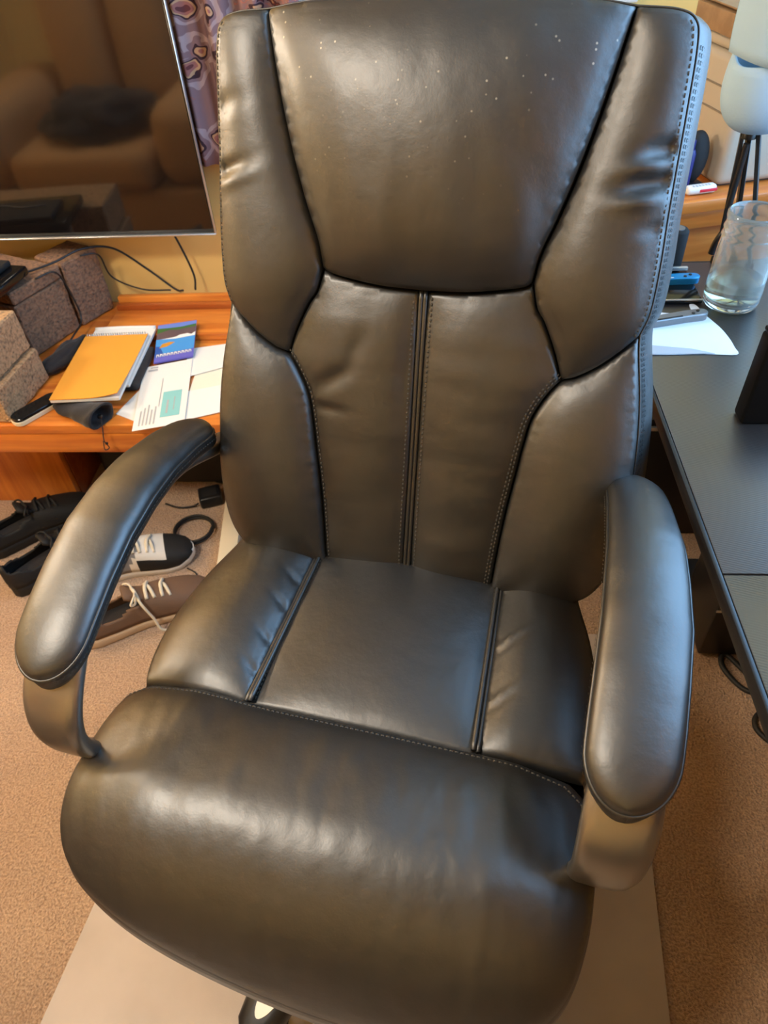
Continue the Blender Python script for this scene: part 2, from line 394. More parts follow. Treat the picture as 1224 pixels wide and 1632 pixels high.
# floor lamp standing to the left, out of the picture
fl = tag(empty('floor_lamp', (-1.98, 1.12, 0)), 'slim silver floor lamp with a glowing cream shade, left of the television', 'lamp')
mat('shade_glow', (0.85, 0.75, 0.55), 0.8, emit=((1.0, 0.88, 0.72), 60.0))
lathe('lamp_foot', [(0, 0.001), (0.15, 0.001), (0.15, 0.015), (0.03, 0.03), (0, 0.03)], 'silver', fl)
lathe('lamp_pole', [(0, 0.031), (0.012, 0.031), (0.012, 1.47), (0, 1.47)], 'silver', fl, seg=16)
lathe('lamp_shade', [(0.175, 1.48), (0.135, 1.73)], 'shade_glow', fl)
lathe('shade_carrier', [(0, 1.471), (0.172, 1.476), (0.172, 1.479), (0, 1.482)], 'silver', fl, seg=24)

# ------------------------------------------------------------------ chair: pillow panels
def densify(poly, step=0.004, closed=True):
    out = []; n = len(poly)
    for i in range(n if closed else n - 1):
        a, b = np.array(poly[i], float), np.array(poly[(i + 1) % n], float)
        k = max(1, int(np.linalg.norm(b - a) / step))
        for j in range(k): out.append(tuple(a + (b - a) * j / k))
    if not closed: out.append(tuple(poly[-1]))
    return out
def smooth2(pts, n=6):
    return [(p.x, p.y) for p in catmull([(a, b, 0) for a, b in pts], n)]
def inside(poly, X, Y):
    r = np.zeros(X.shape, bool); n = len(poly)
    for i in range(n):
        x1, y1 = poly[i]; x2, y2 = poly[(i + 1) % n]
        c = (y1 > Y) != (y2 > Y)
        if y1 != y2: r ^= c & (X < (x2 - x1) * (Y - y1) / (y2 - y1) + x1)
    return r
def dist(poly, X, Y):
    d = np.full(X.shape, 9.0); n = len(poly)
    for i in range(n):
        x1, y1 = poly[i]; x2, y2 = poly[(i + 1) % n]
        dx, dy = x2 - x1, y2 - y1; l = dx * dx + dy * dy
        if l < 1e-14: continue
        t = np.clip(((X - x1) * dx + (Y - y1) * dy) / l, 0, 1)
        d = np.minimum(d, np.hypot(X - x1 - t * dx, Y - y1 - t * dy))
    return d
def nearest(poly, X, Y):
    d = np.full(X.shape, 9.0); qx = X.copy(); qy = Y.copy(); n = len(poly)
    for i in range(n):
        x1, y1 = poly[i]; x2, y2 = poly[(i + 1) % n]
        dx, dy = x2 - x1, y2 - y1; l = dx * dx + dy * dy
        if l < 1e-14: continue
        t = np.clip(((X - x1) * dx + (Y - y1) * dy) / l, 0, 1)
        px, py = x1 + t * dx, y1 + t * dy; e = np.hypot(X - px, Y - py); k = e < d
        d[k] = e[k]; qx[k] = px[k]; qy[k] = py[k]
    return d, qx, qy
class Pillow:
    """closed outline in the plane, inflated like a stuffed panel"""
    def __init__(s, poly, height, gamma=0.55, step=0.004):
        s.poly = poly; s.dense = densify(poly); s.h = height; s.step = step
        a = np.array(poly); lo, hi = a.min(0) - 2 * step, a.max(0) + 2 * step
        s.lo = lo; nx, ny = np.ceil((hi - lo) / step).astype(int) + 1
        s.X, s.Y = np.meshgrid(lo[0] + np.arange(nx) * step, lo[1] + np.arange(ny) * step, indexing='ij')
        m = inside(poly, s.X, s.Y) & (dist(poly, s.X, s.Y) > 0.3 * step)
        phi = np.zeros(m.shape); I, J = np.indices(m.shape)
        red, blk = m & ((I + J) % 2 == 0), m & ((I + J) % 2 == 1)
        om = 2 / (1 + math.sin(PI / max(m.shape)))
        for it in range(260):
            for k in (red, blk):
                q = np.zeros_like(phi); q[1:-1, 1:-1] = 0.25 * (phi[2:, 1:-1] + phi[:-2, 1:-1] + phi[1:-1, 2:] + phi[1:-1, :-2] + 1.0)
                phi[k] += om * (q[k] - phi[k])
        s.H = height * np.power(np.clip(phi / phi.max(), 0, 1), gamma)
    def at(s, x, y):
        fx, fy = (x - s.lo[0]) / s.step, (y - s.lo[1]) / s.step
        i, j = int(fx), int(fy)
        if i < 0 or j < 0 or i >= s.H.shape[0] - 1 or j >= s.H.shape[1] - 1: return 0.0
        a, b = fx - i, fy - j; H = s.H
        return (H[i, j] * (1 - a) + H[i + 1, j] * a) * (1 - b) + (H[i, j + 1] * (1 - a) + H[i + 1, j + 1] * a) * b
    def surf(s, x, y):
        D, QX, QY = nearest(s.poly, np.array([x]), np.array([y])); d = D[0]; w_ = 2.4 * s.step
        if d < 1e-5 or d >= w_: return s.at(x, y)
        k = w_ / d
        return s.at(QX[0] + (x - QX[0]) * k, QY[0] + (y - QY[0]) * k) * math.sqrt(max(0.0, 1 - (1 - d / w_) ** 2)) ** 0.8
    def build(s, name, m, parent, to3, extra=None, sp=0.0055, tuck=0.006):
        pts = list(s.dense); nb = len(pts)
        a = np.array(s.dense); nx = np.roll(a, -1, 0) - np.roll(a, 1, 0)
        nrm = np.stack([-nx[:, 1], nx[:, 0]], 1); nrm /= np.linalg.norm(nrm, axis=1)[:, None] + 1e-12
        area2 = np.sum(a[:, 0] * np.roll(a[:, 1], -1) - a[:, 1] * np.roll(a[:, 0], -1))
        if area2 < 0: nrm = -nrm
        ring = a + nrm * 0.0022
        gx, gy = [], []
        lo, hi = a.min(0), a.max(0); k = 0; y = lo[1]
        while y < hi[1]:
            x = lo[0] + (sp / 2 if k % 2 else 0)
            while x < hi[0]: gx.append(x); gy.append(y); x += sp
            y += sp * 0.87; k += 1
        gx, gy = np.array(gx), np.array(gy)
        ok = inside(s.poly, gx, gy); ok &= dist(s.poly, gx, gy) > 0.0048
        rx, ry = ring[:, 0], ring[:, 1]
        rk = inside(s.poly, rx, ry) & (dist(s.poly, rx, ry) > 0.0017)
        pts += list(zip(rx[rk], ry[rk])) + list(zip(gx[ok], gy[ok]))
        vs, es, fs, ov, oe, of = delaunay_2d_cdt([Vector(p) for p in pts], [], [list(range(nb))], 1, 1e-7)
        D, QX, QY = nearest(s.poly, np.array([v.x for v in vs]), np.array([v.y for v in vs]))
        w_ = 2.4 * s.step
        co = []
        for v, d, qx, qy in zip(vs, D, QX, QY):
            if d <= 1e-5: h = -tuck
            elif d < w_:      # smooth roll-off into the seam
                k = w_ / d; h = s.at(qx + (v.x - qx) * k, qy + (v.y - qy) * k) * math.sqrt(max(0.0, 1 - (1 - d / w_) ** 2)) ** 0.8
            else: h = s.at(v.x, v.y)
            if extra and d > 1e-5: h += extra(v.x, v.y, min(1.0, d / 0.02))
            co.append(to3(v.x, v.y, h))
        me = bpy.data.meshes.new(name); me.from_pydata(co, [], [tuple(f) for f in fs]); me.update()
        bm = bmesh.new(); bm.from_mesh(me); bpy.data.meshes.remove(me)
        bmesh.ops.recalc_face_normals(bm, faces=bm.faces[:])
        me = bpy.data.meshes.new(name); bm.to_mesh(me); bm.free()
        return link(name, me, m, parent)
def mirror(poly): return [(-x, y) for x, y in poly]
def gauss(x, y, cx, cy, ang, la, lb):
    c, s_ = math.cos(ang), math.sin(ang); dx, dy = x - cx, y - cy
    a, b = (dx * c + dy * s_) / la, (-dx * s_ + dy * c) / lb
    return math.exp(-a * a - b * b)
def stitches(bm, path, nrm, gap=0.0065, ln=0.0042, wd=0.0009):
    """short raised threads along a polyline of 3-D points"""
    acc = 0.0; nxt = 0.0
    for a, b in zip(path, path[1:]):
        d = (b - a); L = d.length
        if L < 1e-6: continue
        t = d / L; sd = t.cross(nrm).normalized()
        while nxt < acc + L:
            p = a + t * (nxt - acc); vs = []
            for e, h in ((-0.5, 0.0), (0, 0.0008), (0.5, 0.0)):
                for q in (-1, 1): vs.append(bm.verts.new(p + t * (ln * e) + sd * (wd * q) + nrm * (h + 0.0002)))
            bm.faces.new((vs[0], vs[1], vs[3], vs[2])); bm.faces.new((vs[2], vs[3], vs[5], vs[4]))
            nxt += gap
        acc += L

chair = empty('office_chair', (-0.0417, 0.7125, 0.0), -math.radians(11.7))
tag(chair, 'large black leather executive office chair in the middle of the room', 'chair')
REC = math.radians(20.0)
BV = Vector((0, math.sin(REC), math.cos(REC))); BN = Vector((0, -math.cos(REC), math.sin(REC))); BO = Vector((0, 0, 0.557))
def back3(u, v, h): return BO + Vector((u, 0, 0)) + BV * v + BN * h

# seams of the right half, (u, v) on the back plane, metres
out_wing = smooth2([(0.202, 0.649), (0.242, 0.646), (0.261, 0.637), (0.267, 0.615), (0.269, 0.56), (0.270, 0.50), (0.271, 0.45), (0.273, 0.40), (0.272, 0.35), (0.265, 0.322)])
out_bol = smooth2([(0.265, 0.322), (0.268, 0.30), (0.279, 0.245), (0.286, 0.195), (0.290, 0.145), (0.292, 0.09), (0.289, 0.03), (0.278, -0.016), (0.258, -0.045), (0.23, -0.06)])
head_side = smooth2([(0.133, 0.373), (0.138, 0.405), (0.152, 0.444), (0.167, 0.492), (0.179, 0.538), (0.189, 0.583), (0.196, 0.618), (0.202, 0.649)])
head_bot = smooth2([(0.0, 0.354), (0.054, 0.356), (0.10, 0.362), (0.124, 0.367), (0.133, 0.373)])
head_top = smooth2([(0.0, 0.660), (0.10, 0.658), (0.16, 0.655), (0.202, 0.649)])
wing_lum = smooth2([(0.133, 0.373), (0.141, 0.344), (0.153, 0.326), (0.170, 0.291), (0.182, 0.257)])
bol_seam = smooth2([(0.265, 0.322), (0.248, 0.303), (0.224, 0.281), (0.200, 0.265), (0.182, 0.257), (0.166, 0.235), (0.153, 0.206), (0.147, 0.172), (0.142, 0.13), (0.137, 0.09), (0.133, 0.05), (0.130, 0.01), (0.126, -0.06)])
ibs = min(range(len(bol_seam)), key=lambda i: abs(bol_seam[i][0] - 0.182) + abs(bol_seam[i][1] - 0.257))
P_head = head_bot + head_side[1:] + head_top[::-1][1:] + mirror(head_top)[1:] + mirror(head_side)[::-1][1:] + mirror(head_bot)[::-1][1:-1]
P_wing = head_side + out_wing[1:] + bol_seam[1:ibs + 1] + wing_lum[::-1][1:-1]
P_lum = [(0.0045, 0.354)] + head_bot[1:] + wing_lum[1:] + bol_seam[ibs + 1:] + [(0.0045, -0.06)]
P_bol = bol_seam + [(0.18, -0.062)] + out_bol[::-1][:-1]
GH, GW, GL, GB = 0.056, 0.030, 0.020, 0.036
pl_head = Pillow(P_head, GH, 0.50); pl_wing = Pillow(P_wing, GW, 0.55); pl_lum = Pillow(P_lum, GL, 0.60); pl_bol = Pillow(P_bol, GB, 0.55)

outline = out_wing + out_bol[1:] + [(0.12, -0.064)]
outline = [(p[0], p[1]) for p in (head_top[:-1] + outline)]
full_out = outline + [(-x, y) for x, y in outline[::-1][:-1]]
full_out = densify(full_out, 0.006)
# body of the backrest: side band all round and the rear cover
bm = bmesh.new(); cx_, cy_ = 0.0, 0.29; rings = []
for h, sc in ((-0.005, 1.0), (-0.010, 1.014), (-0.030, 1.045), (-0.060, 1.074), (-0.085, 1.070), (-0.097, 1.02), (-0.105, 0.85), (-0.108, 0.5)):
    rings.append([bm.verts.new(back3(cx_ + (u - cx_) * sc, cy_ + (v - cy_) * (1 + (sc - 1) * (0.15 if sc > 1 else 0.6)), h)) for u, v in full_out])
n = len(full_out)
for A, B in zip(rings, rings[1:]):
    for k in range(n): bm.faces.new((A[k], A[(k + 1) % n], B[(k + 1) % n], B[k]))
bm.faces.new(rings[-1])
back = tag(from_bm('backrest', bm, 'leather', chair), 'black leather side band and rear cover of the backrest')

def f_head(u, v, e):
    a = noise.noise(Vector((u * 34, v * 5, 1.3))) * 0.0030 * math.exp(-((v - 0.43) / 0.07) ** 2)
    a += noise.noise(Vector((u * 26 + v * 10, v * 7, 4.0))) * 0.0012
    return a * e
def f_wing_l(u, v, e):
    a = noise.noise(Vector((u * 16, v * 11, 2.0))) * 0.0022
    a -= 0.0075 * gauss(u, v, -0.268, 0.478, 0.35, 0.035, 0.007) - 0.003 * gauss(u, v, -0.25, 0.467, 0.35, 0.035, 0.007)
    a -= 0.004 * gauss(u, v, -0.262, 0.55, 0.3, 0.03, 0.012)
    return a * min(1, e * 2)
def f_wing_r(u, v, e):
    a = noise.noise(Vector((u * 16, v * 11, 8.0))) * 0.0018
    a -= 0.011 * gauss(u, v, 0.252, 0.519, 0.25, 0.024, 0.011) - 0.004 * gauss(u, v, 0.245, 0.503, 0.15, 0.026, 0.008)
    a -= 0.011 * gauss(u, v, 0.245, 0.487, 0.22, 0.030, 0.010) - 0.005 * gauss(u, v, 0.242, 0.468, 0.15, 0.030, 0.008)
    a -= 0.004 * gauss(u, v, 0.255, 0.44, 0.2, 0.018, 0.008)
    return a * min(1, e * 2.5)
def f_lum(sgn):
    def g(u, v, e):
        a = noise.noise(Vector((u * 9 * sgn + 3, v * 34, sgn * 2.0))) * 0.0010 + noise.noise(Vector((u * 14, v * 14, sgn * 5.0))) * 0.0016
        if sgn < 0:
            a -= 0.0045 * gauss(u, v, -0.115, 0.232, 0.6, 0.030, 0.012) + 0.0032 * gauss(u, v, -0.085, 0.272, 1.2, 0.030, 0.012) + 0.003 * gauss(u, v, -0.125, 0.19, 0.0, 0.03, 0.007)
            a -= 0.004 * gauss(u, v, -0.012, 0.25, 1.5, 0.06, 0.012)
        return a * e
    return g
def f_bol(u, v, e): return noise.noise(Vector((u * 9, v * 9, 6.0))) * 0.002 * e
pl_head.build('head_cushion', 'leather_dusty', back, back3, f_head)
for sgn, fw in ((-1, f_wing_l), (1, f_wing_r)):
    t3 = lambda u, v, h, s=sgn: back3(u * s, v, h)
    ff = lambda g, s=sgn: (lambda u, v, e: g(u * s, v, e))
    pl_wing.build('wing_panel', 'leather', back, t3, ff(fw))
    pl_lum.build('lumbar_panel', 'leather', back, t3, ff(f_lum(sgn)))
    pl_bol.build('side_bolster', 'leather', back, t3, ff(f_bol))
# twin piping down the middle and along the outer seams
bm = bmesh.new()
for s_ in (-1, 1): add_tube(bm, [back3(s_ * 0.0028, 0.354 - k * 0.0104, 0.0035) for k in range(41)], 0.0030, 8)
from_bm('centre_piping', bm, 'leather', back)
bm = bmesh.new(); per = [back3(u * 1.003, v * 1.001, -0.004) for u, v in full_out]
add_tube(bm, per + per[:2], 0.0013, 6)
from_bm('edge_piping', bm, 'leather', back)
bm = bmesh.new()
def offs(path, d):
    a = np.array(path); t = np.gradient(a, axis=0); nn = np.stack([-t[:, 1], t[:, 0]], 1); nn /= np.linalg.norm(nn, axis=1)[:, None] + 1e-12
    return [tuple(p) for p in a + nn * d]
def back_st(path, pil, d, s_=1, lift=0.0004):
    q = [(x, y) for x, y in offs(path, d)]
    stitches(bm, [back3(u * s_, v, pil.surf(u, v) + lift) for u, v in q], BN)
for s_ in (-1, 1):
    mid = densify([(0.0115, 0.345), (0.0115, -0.05)], 0.01, False)
    stitches(bm, [back3(u * s_, v, pl_lum.surf(u, v) + 0.0006) for u, v in mid], BN)
    bs = densify(bol_seam, 0.006, False)
    back_st(bs, pl_lum, -0.006, s_); back_st(bs, pl_lum, -0.010, s_) if s_ > 0 else None
    back_st(densify(out_wing[12:], 0.006, False), pl_wing, -0.006, s_)
    stitches(bm, [back3(u * s_ * 1.0185, v, -0.012) for u, v in densify(out_wing[18:] + out_bol[1:-10], 0.006, False)], Vector((s_, 0, 0)))
    stitches(bm, [back3(u * s_ * 1.029, v, -0.0185) for u, v in densify(out_wing[18:] + out_bol[1:-10], 0.006, False)], Vector((s_, 0, 0)))
tag(from_bm('stitching', bm, 'thread', back, False), kind='stuff')

# ------------------------------------------------------------------ chair: seat
XS = -0.013
def seat3(x, y, h):
    d = max(0.0, -0.40 - y)
    z = 0.500 - 0.11 * (d / 0.16) ** 2 - 0.012 * max(0, abs(x - XS) - 0.2) / 0.1
    return Vector((x, y, z + h))
fs_y = -0.278
out_seat = smooth2([(0.235, 0.075), (0.255, 0.03), (0.268, -0.02), (0.287, -0.08), (0.299, -0.14), (0.303, -0.19), (0.300, -0.24), (0.291, fs_y)])
P_sc = [(-0.139, 0.075), (0.139, 0.075), (0.145, -0.05), (0.148, -0.19), (0.150, fs_y - 0.003), (0.06, fs_y - 0.003), (-0.06, fs_y - 0.003), (-0.150, fs_y - 0.001), (-0.148, -0.19), (-0.141, -0.05)]
def P_sb(s_):
    o = [(XS + s_ * x if True else 0, y) for x, y in out_seat]
    i = [(s_ * 0.150, fs_y - 0.001), (s_ * 0.148, -0.19), (s_ * 0.143, -0.05), (s_ * 0.139, 0.075)]
    return o + [(s_ * 0.24, fs_y - 0.001)] + i
fo = smooth2([(-0.318, -0.300), (-0.326, -0.335), (-0.329, -0.385), (-0.328, -0.43), (-0.319, -0.470), (-0.298, -0.500), (-0.262, -0.520), (-0.205, -0.537), (-0.13, -0.549), (-0.04, -0.557), (0.05, -0.560), (0.13, -0.555), (0.20, -0.544), (0.25, -0.525), (0.280, -0.492), (0.293, -0.445), (0.297, -0.39), (0.295, -0.335), (0.284, -0.304)], 8)
P_fr = [(0.262, -0.287), (0.20, -0.281), (0.06, -0.2815), (-0.10, -0.2815), (-0.22, -0.276), (-0.29, -0.279)] + fo
pl_sc = Pillow(P_sc, 0.026, 0.5); pl_fr = Pillow(P_fr, 0.050, 0.42)
seat_out = [(-0.13, 0.08), (0.10, 0.08)] + [(XS + x, y) for x, y in out_seat] + fo[::-1] + [(XS - x, y) for x, y in out_seat[::-1]]
seat_out = densify(seat_out, 0.008)
bm = bmesh.new(); rings = []
for dz, sc in ((-0.004, 1.0), (-0.012, 1.006), (-0.035, 1.008), (-0.06, 0.998), (-0.075, 0.97), (-0.08, 0.90), (-0.082, 0.6)):
    r_ = []
    for x, y in seat_out:
        p = seat3(x, y, 0)
        zb = 0.418 if dz < -0.055 else p.z + dz
        r_.append(bm.verts.new((XS + (x - XS) * sc, -0.24 + (y + 0.24) * (1 + (sc - 1) * 0.8), min(p.z + dz * 0.6, max(zb, 0.352 + 0.1 * (0.0 if y < -0.4 else 0.6) + dz * 0.2)))))
    rings.append(r_)
n = len(seat_out)
for A, B in zip(rings, rings[1:]):
    for k in range(n): bm.faces.new((A[k], A[(k + 1) % n], B[(k + 1) % n], B[k]))
bm.faces.new(rings[-1])
seat = tag(from_bm('seat', bm, 'leather', chair), 'black leather side band and underside of the seat')
def f_sc(x, y, e): return (noise.noise(Vector((x * 12, y * 12, 1.0))) * 0.0016) * e
def f_sl(x, y, e):
    a = noise.noise(Vector((x * 12, y * 12, 3.0))) * 0.002
    for cy in (-0.075, -0.125, -0.185, -0.235):
        a -= 0.0035 * gauss(x, y, -0.158, cy, 2.5, 0.020, 0.0045)
    return a * min(1, e * 2.5)
def f_sr(x, y, e):
    a = noise.noise(Vector((x * 12, y * 12, 5.0))) * 0.002
    for cx, cy in ((0.168, -0.115), (0.164, -0.205)): a += 0.0028 * gauss(x, y, cx, cy, 0.8, 0.024, 0.003) - 0.002 * gauss(x, y, cx + 0.004, cy - 0.006, 0.8, 0.024, 0.004)
    return a * min(1, e * 2.5)
def f_fr(x, y, e):
    a = noise.noise(Vector((x * 8, y * 8, 1.0))) * 0.003 + noise.noise(Vector((x * 42 + y * 10, y * 14, 7.0))) * 0.0011 + noise.noise(Vector((x * 90, y * 40, 2.0))) * 0.0004
    return a * e
pl_sc.build('centre_panel', 'leather', seat, seat3, f_sc)
for s_, fn in ((-1, f_sl), (1, f_sr)):
    pb = Pillow(P_sb(s_), 0.034, 0.52); pb.build('seat_bolster', 'leather', seat, seat3, fn)
pl_fr.build('front_cushion', 'leather', seat, seat3, f_fr)
bm = bmesh.new()
for s_ in (-1, 1):
    for k_, q in enumerate((0.0, 0.0055)):
        add_tube(bm, [seat3(s_ * (0.1395 + 0.0115 * t - q), 0.06 - 0.338 * t, 0.009 + (0.003 if q else 0)) for t in np.linspace(0, 1, 30)], 0.0034, 8)
tag(from_bm('seat_piping', bm, 'leather', seat), kind='stuff')
bm = bmesh.new()
for s_ in (-1, 1):
    stitches(bm, [seat3(s_ * (0.1305 + 0.0115 * t), 0.05 - 0.32 * t, pl_sc.surf(s_ * (0.1305 + 0.0115 * t), 0.05 - 0.32 * t) + 0.0006) for t in np.linspace(0, 1, 40)], Vector((0, 0, 1)))
fr_rear = densify([(-0.31, -0.30), (-0.285, -0.288), (-0.22, -0.285), (-0.10, -0.2905), (0.06, -0.2905), (0.20, -0.290), (0.255, -0.297), (0.275, -0.312), (0.283, -0.345), (0.284, -0.39)], 0.008, False)
stitches(bm, [seat3(x, y, pl_fr.surf(x, y) + 0.0006) for x, y in fr_rear], Vector((0, 0, 1)))
tag(from_bm('stitching', bm, 'thread', seat, False), kind='stuff')

# ------------------------------------------------------------------ chair: armrests
def arm(s_):
    XS = -0.013 if s_ < 0 else -0.022
    # path of the frame: x, y, z, half width, half thickness
    fr = [(0.292, 0.075, 0.640, 0.016, 0.012), (0.304, 0.03, 0.655, 0.020, 0.011), (0.314, -0.05, 0.685, 0.024, 0.010), (0.320, -0.14, 0.694, 0.027, 0.010), (0.323, -0.23, 0.683, 0.030, 0.010), (0.324, -0.31, 0.654, 0.034, 0.010),
          (0.324, -0.360, 0.618, 0.038, 0.011), (0.321, -0.388, 0.580, 0.036, 0.012), (0.316, -0.394, 0.540, 0.031, 0.012), (0.310, -0.378, 0.497, 0.026, 0.011), (0.303, -0.345, 0.455, 0.024, 0.010), (0.27, -0.30, 0.415, 0.024, 0.009), (0.12, -0.27, 0.398, 0.024, 0.008)]
    cen = catmull([f[:3] for f in fr], 6); wid = catmull([(f[3], f[4], 0) for f in fr], 6)
    bm = bmesh.new(); rings = []; n = len(cen)
    for i, p in enumerate(cen):
        t = (cen[min(i + 1, n - 1)] - cen[max(i - 1, 0)]).normalized()
        a = Vector((1, 0, 0)) if i < 54 else (Vector((1, 0, 0)) * (1 - min(1, (i - 54) / 12)) + Vector((0, 1, 0)) * -min(1, (i - 54) / 12))
        a = (a - t * a.dot(t)).normalized(); b = t.cross(a); rg = []
        for k in range(16):
            th = 2 * PI * k / 16; c, q = math.cos(th), math.sin(th)
            sx, sy = math.copysign(abs(c) ** 0.55, c), math.copysign(abs(q) ** 0.7, q)
            v = p + a * (wid[i].x * sx) + b * (wid[i].y * sy)
            rg.append(bm.verts.new((XS + s_ * v.x, v.y, v.z)))
        rings.append(rg)
    for A, B in zip(rings, rings[1:]):
        for k in range(16): bm.faces.new((A[k], A[(k + 1) % 16], B[(k + 1) % 16], B[k]))
    bm.faces.new(rings[0]); bm.faces.new(rings[-1])
    armo = tag(from_bm('armrest', bm, 'gunmetal', chair), 'grey metal-look loop frame of the armrest')
    # padded top
    ys = [0.052, 0.048, 0.038, 0.02, -0.02, -0.08, -0.14, -0.20, -0.26, -0.31, -0.345, -0.368, -0.380, -0.385]
    zt = lambda y: float(np.interp(-y, [-0.052, 0.02, 0.08, 0.14, 0.20, 0.26, 0.31, 0.345, 0.385], [0.702, 0.723, 0.734, 0.736, 0.730, 0.716, 0.699, 0.685, 0.668]))
    cx = lambda y: float(np.interp(-y, [-0.052, 0.0, 0.1, 0.2, 0.3, 0.385], [0.312, 0.318, 0.325, 0.327, 0.324, 0.321]))
    hw = lambda y: float(np.interp(-y, [-0.052, 0.0, 0.1, 0.2, 0.3, 0.385], [0.033, 0.037, 0.043, 0.046, 0.046, 0.044]))
    yy = np.concatenate([[0.0535 - 0.0335 * math.cos(a) * 0 - 0.034 * (1 - math.sin(a)) for a in np.linspace(PI / 2, 0, 8)], np.linspace(0.008, -0.335, 34), [-0.337 - 0.042 * math.sin(a) for a in np.linspace(0, PI / 2, 12)]])
    yy = sorted(set(np.round(yy, 5)), reverse=True)
    def endw(y):
        a = max(0.0, min(1.0, (0.0537 - y) / 0.040)); b = max(0.0, min(1.0, (y + 0.3792) / 0.052))
        return math.sqrt(max(0, 1 - (1 - a) ** 2)) * math.sqrt(max(0, 1 - (1 - b) ** 2))
    prof = []                                  # (across -1..1, height): side up, dome, side down
    SH, CR = 0.024, 0.020
    prof += [(-0.86, -SH), (-0.96, -SH + 0.006), (-1.0, -0.010), (-0.995, -0.004)]
    seam_i = len(prof); prof += [(-0.975, -0.0015)]
    for a in np.linspace(0.10, PI - 0.10, 19): prof.append((-0.97 * math.cos(a), CR * math.sin(a) ** 0.85))
    seam_j = len(prof); prof += [(0.975, -0.0015)]
    prof += [(0.995, -0.004), (1.0, -0.010), (0.96, -SH + 0.006), (0.86, -SH)]
    bm = bmesh.new(); rings = []; sl, sr_ = [], []
    for y in yy:
        e = max(0.02, endw(y)); rg = []
        for a, h in prof:
            hh = h * (0.35 + 0.65 * e) if h > 0 else h
            p = Vector((XS + s_ * (cx(y) + a * hw(y) * e), y + (0.003 * abs(h) / SH if h < 0 else 0), zt(y) - 0.020 + hh))
            rg.append(bm.verts.new(p))
        rings.append(rg); sl.append(rg[seam_i].co.copy()); sr_.append(rg[seam_j].co.copy())
    m_ = len(prof)
    for A, B in zip(rings, rings[1:]):
        for k in range(m_): bm.faces.new((A[k], A[(k + 1) % m_], B[(k + 1) % m_], B[k]))
    bm.faces.new(rings[0]); bm.faces.new(rings[-1])
    pad = from_bm('arm_pad', bm, 'leather', armo)
    bm = bmesh.new(); loop = sl + sr_[::-1]
    add_tube(bm, loop, 0.0022, 6)
    from_bm('pad_piping', bm, 'leather', armo)
    bm = bmesh.new()
    ins = [Vector((XS + (p.x - XS - s_ * cx(p.y)) * 0.93 + s_ * cx(p.y), p.y * 0.985 - 0.002, p.z + 0.0058)) for p in loop]
    stitches(bm, ins, Vector((0, 0, 1)))
    outs = [p + Vector(((1 if (p.x - XS) > s_ * cx(p.y) else -1) * 0.0022, 0, -0.006)) for p in loop]
    stitches(bm, outs[:len(sl)], Vector((-s_, 0, 0))); stitches(bm, outs[len(sl):], Vector((s_, 0, 0)))
    tag(from_bm('stitching', bm, 'thread', armo, False), kind='stuff')
arm(-1); arm(1)

# ------------------------------------------------------------------ chair: underframe
CXB, CYB = 0.0, -0.26
bm = bmesh.new(); add_box(bm, (XS, -0.24, 0.385), (0.24, 0.30, 0.035), 0.008); add_box(bm, (XS, -0.25, 0.355), (0.12, 0.16, 0.05), 0.01)
from_bm('tilt_mechanism', bm, 'black_plastic', chair, True, 40)
bm = bmesh.new(); add_box(bm, (XS, -0.02, 0.375), (0.07, 0.26, 0.02), 0.006); add_box(bm, (XS, 0.115, 0.46), (0.07, 0.022, 0.20), 0.006)
from_bm('back_bracket', bm, 'black_plastic', chair, True, 40)
lathe('gas_lift', [(0, 0.09), (0.030, 0.09), (0.030, 0.24), (0.0245, 0.24), (0.0245, 0.25), (0.014, 0.25), (0.014, 0.345), (0, 0.345)], 'black_plastic', chair, (CXB, CYB, 0))
lathe('base_hub', [(0, 0.075), (0.05, 0.075), (0.058, 0.095), (0.05, 0.135), (0.035, 0.15), (0, 0.15)], 'black_plastic', chair, (CXB, CYB, 0))
tube('lever', [(0.10, -0.20, 0.375), (0.20, -0.20, 0.372), (0.235, -0.195, 0.37)], 0.006, 'black_plastic', chair)
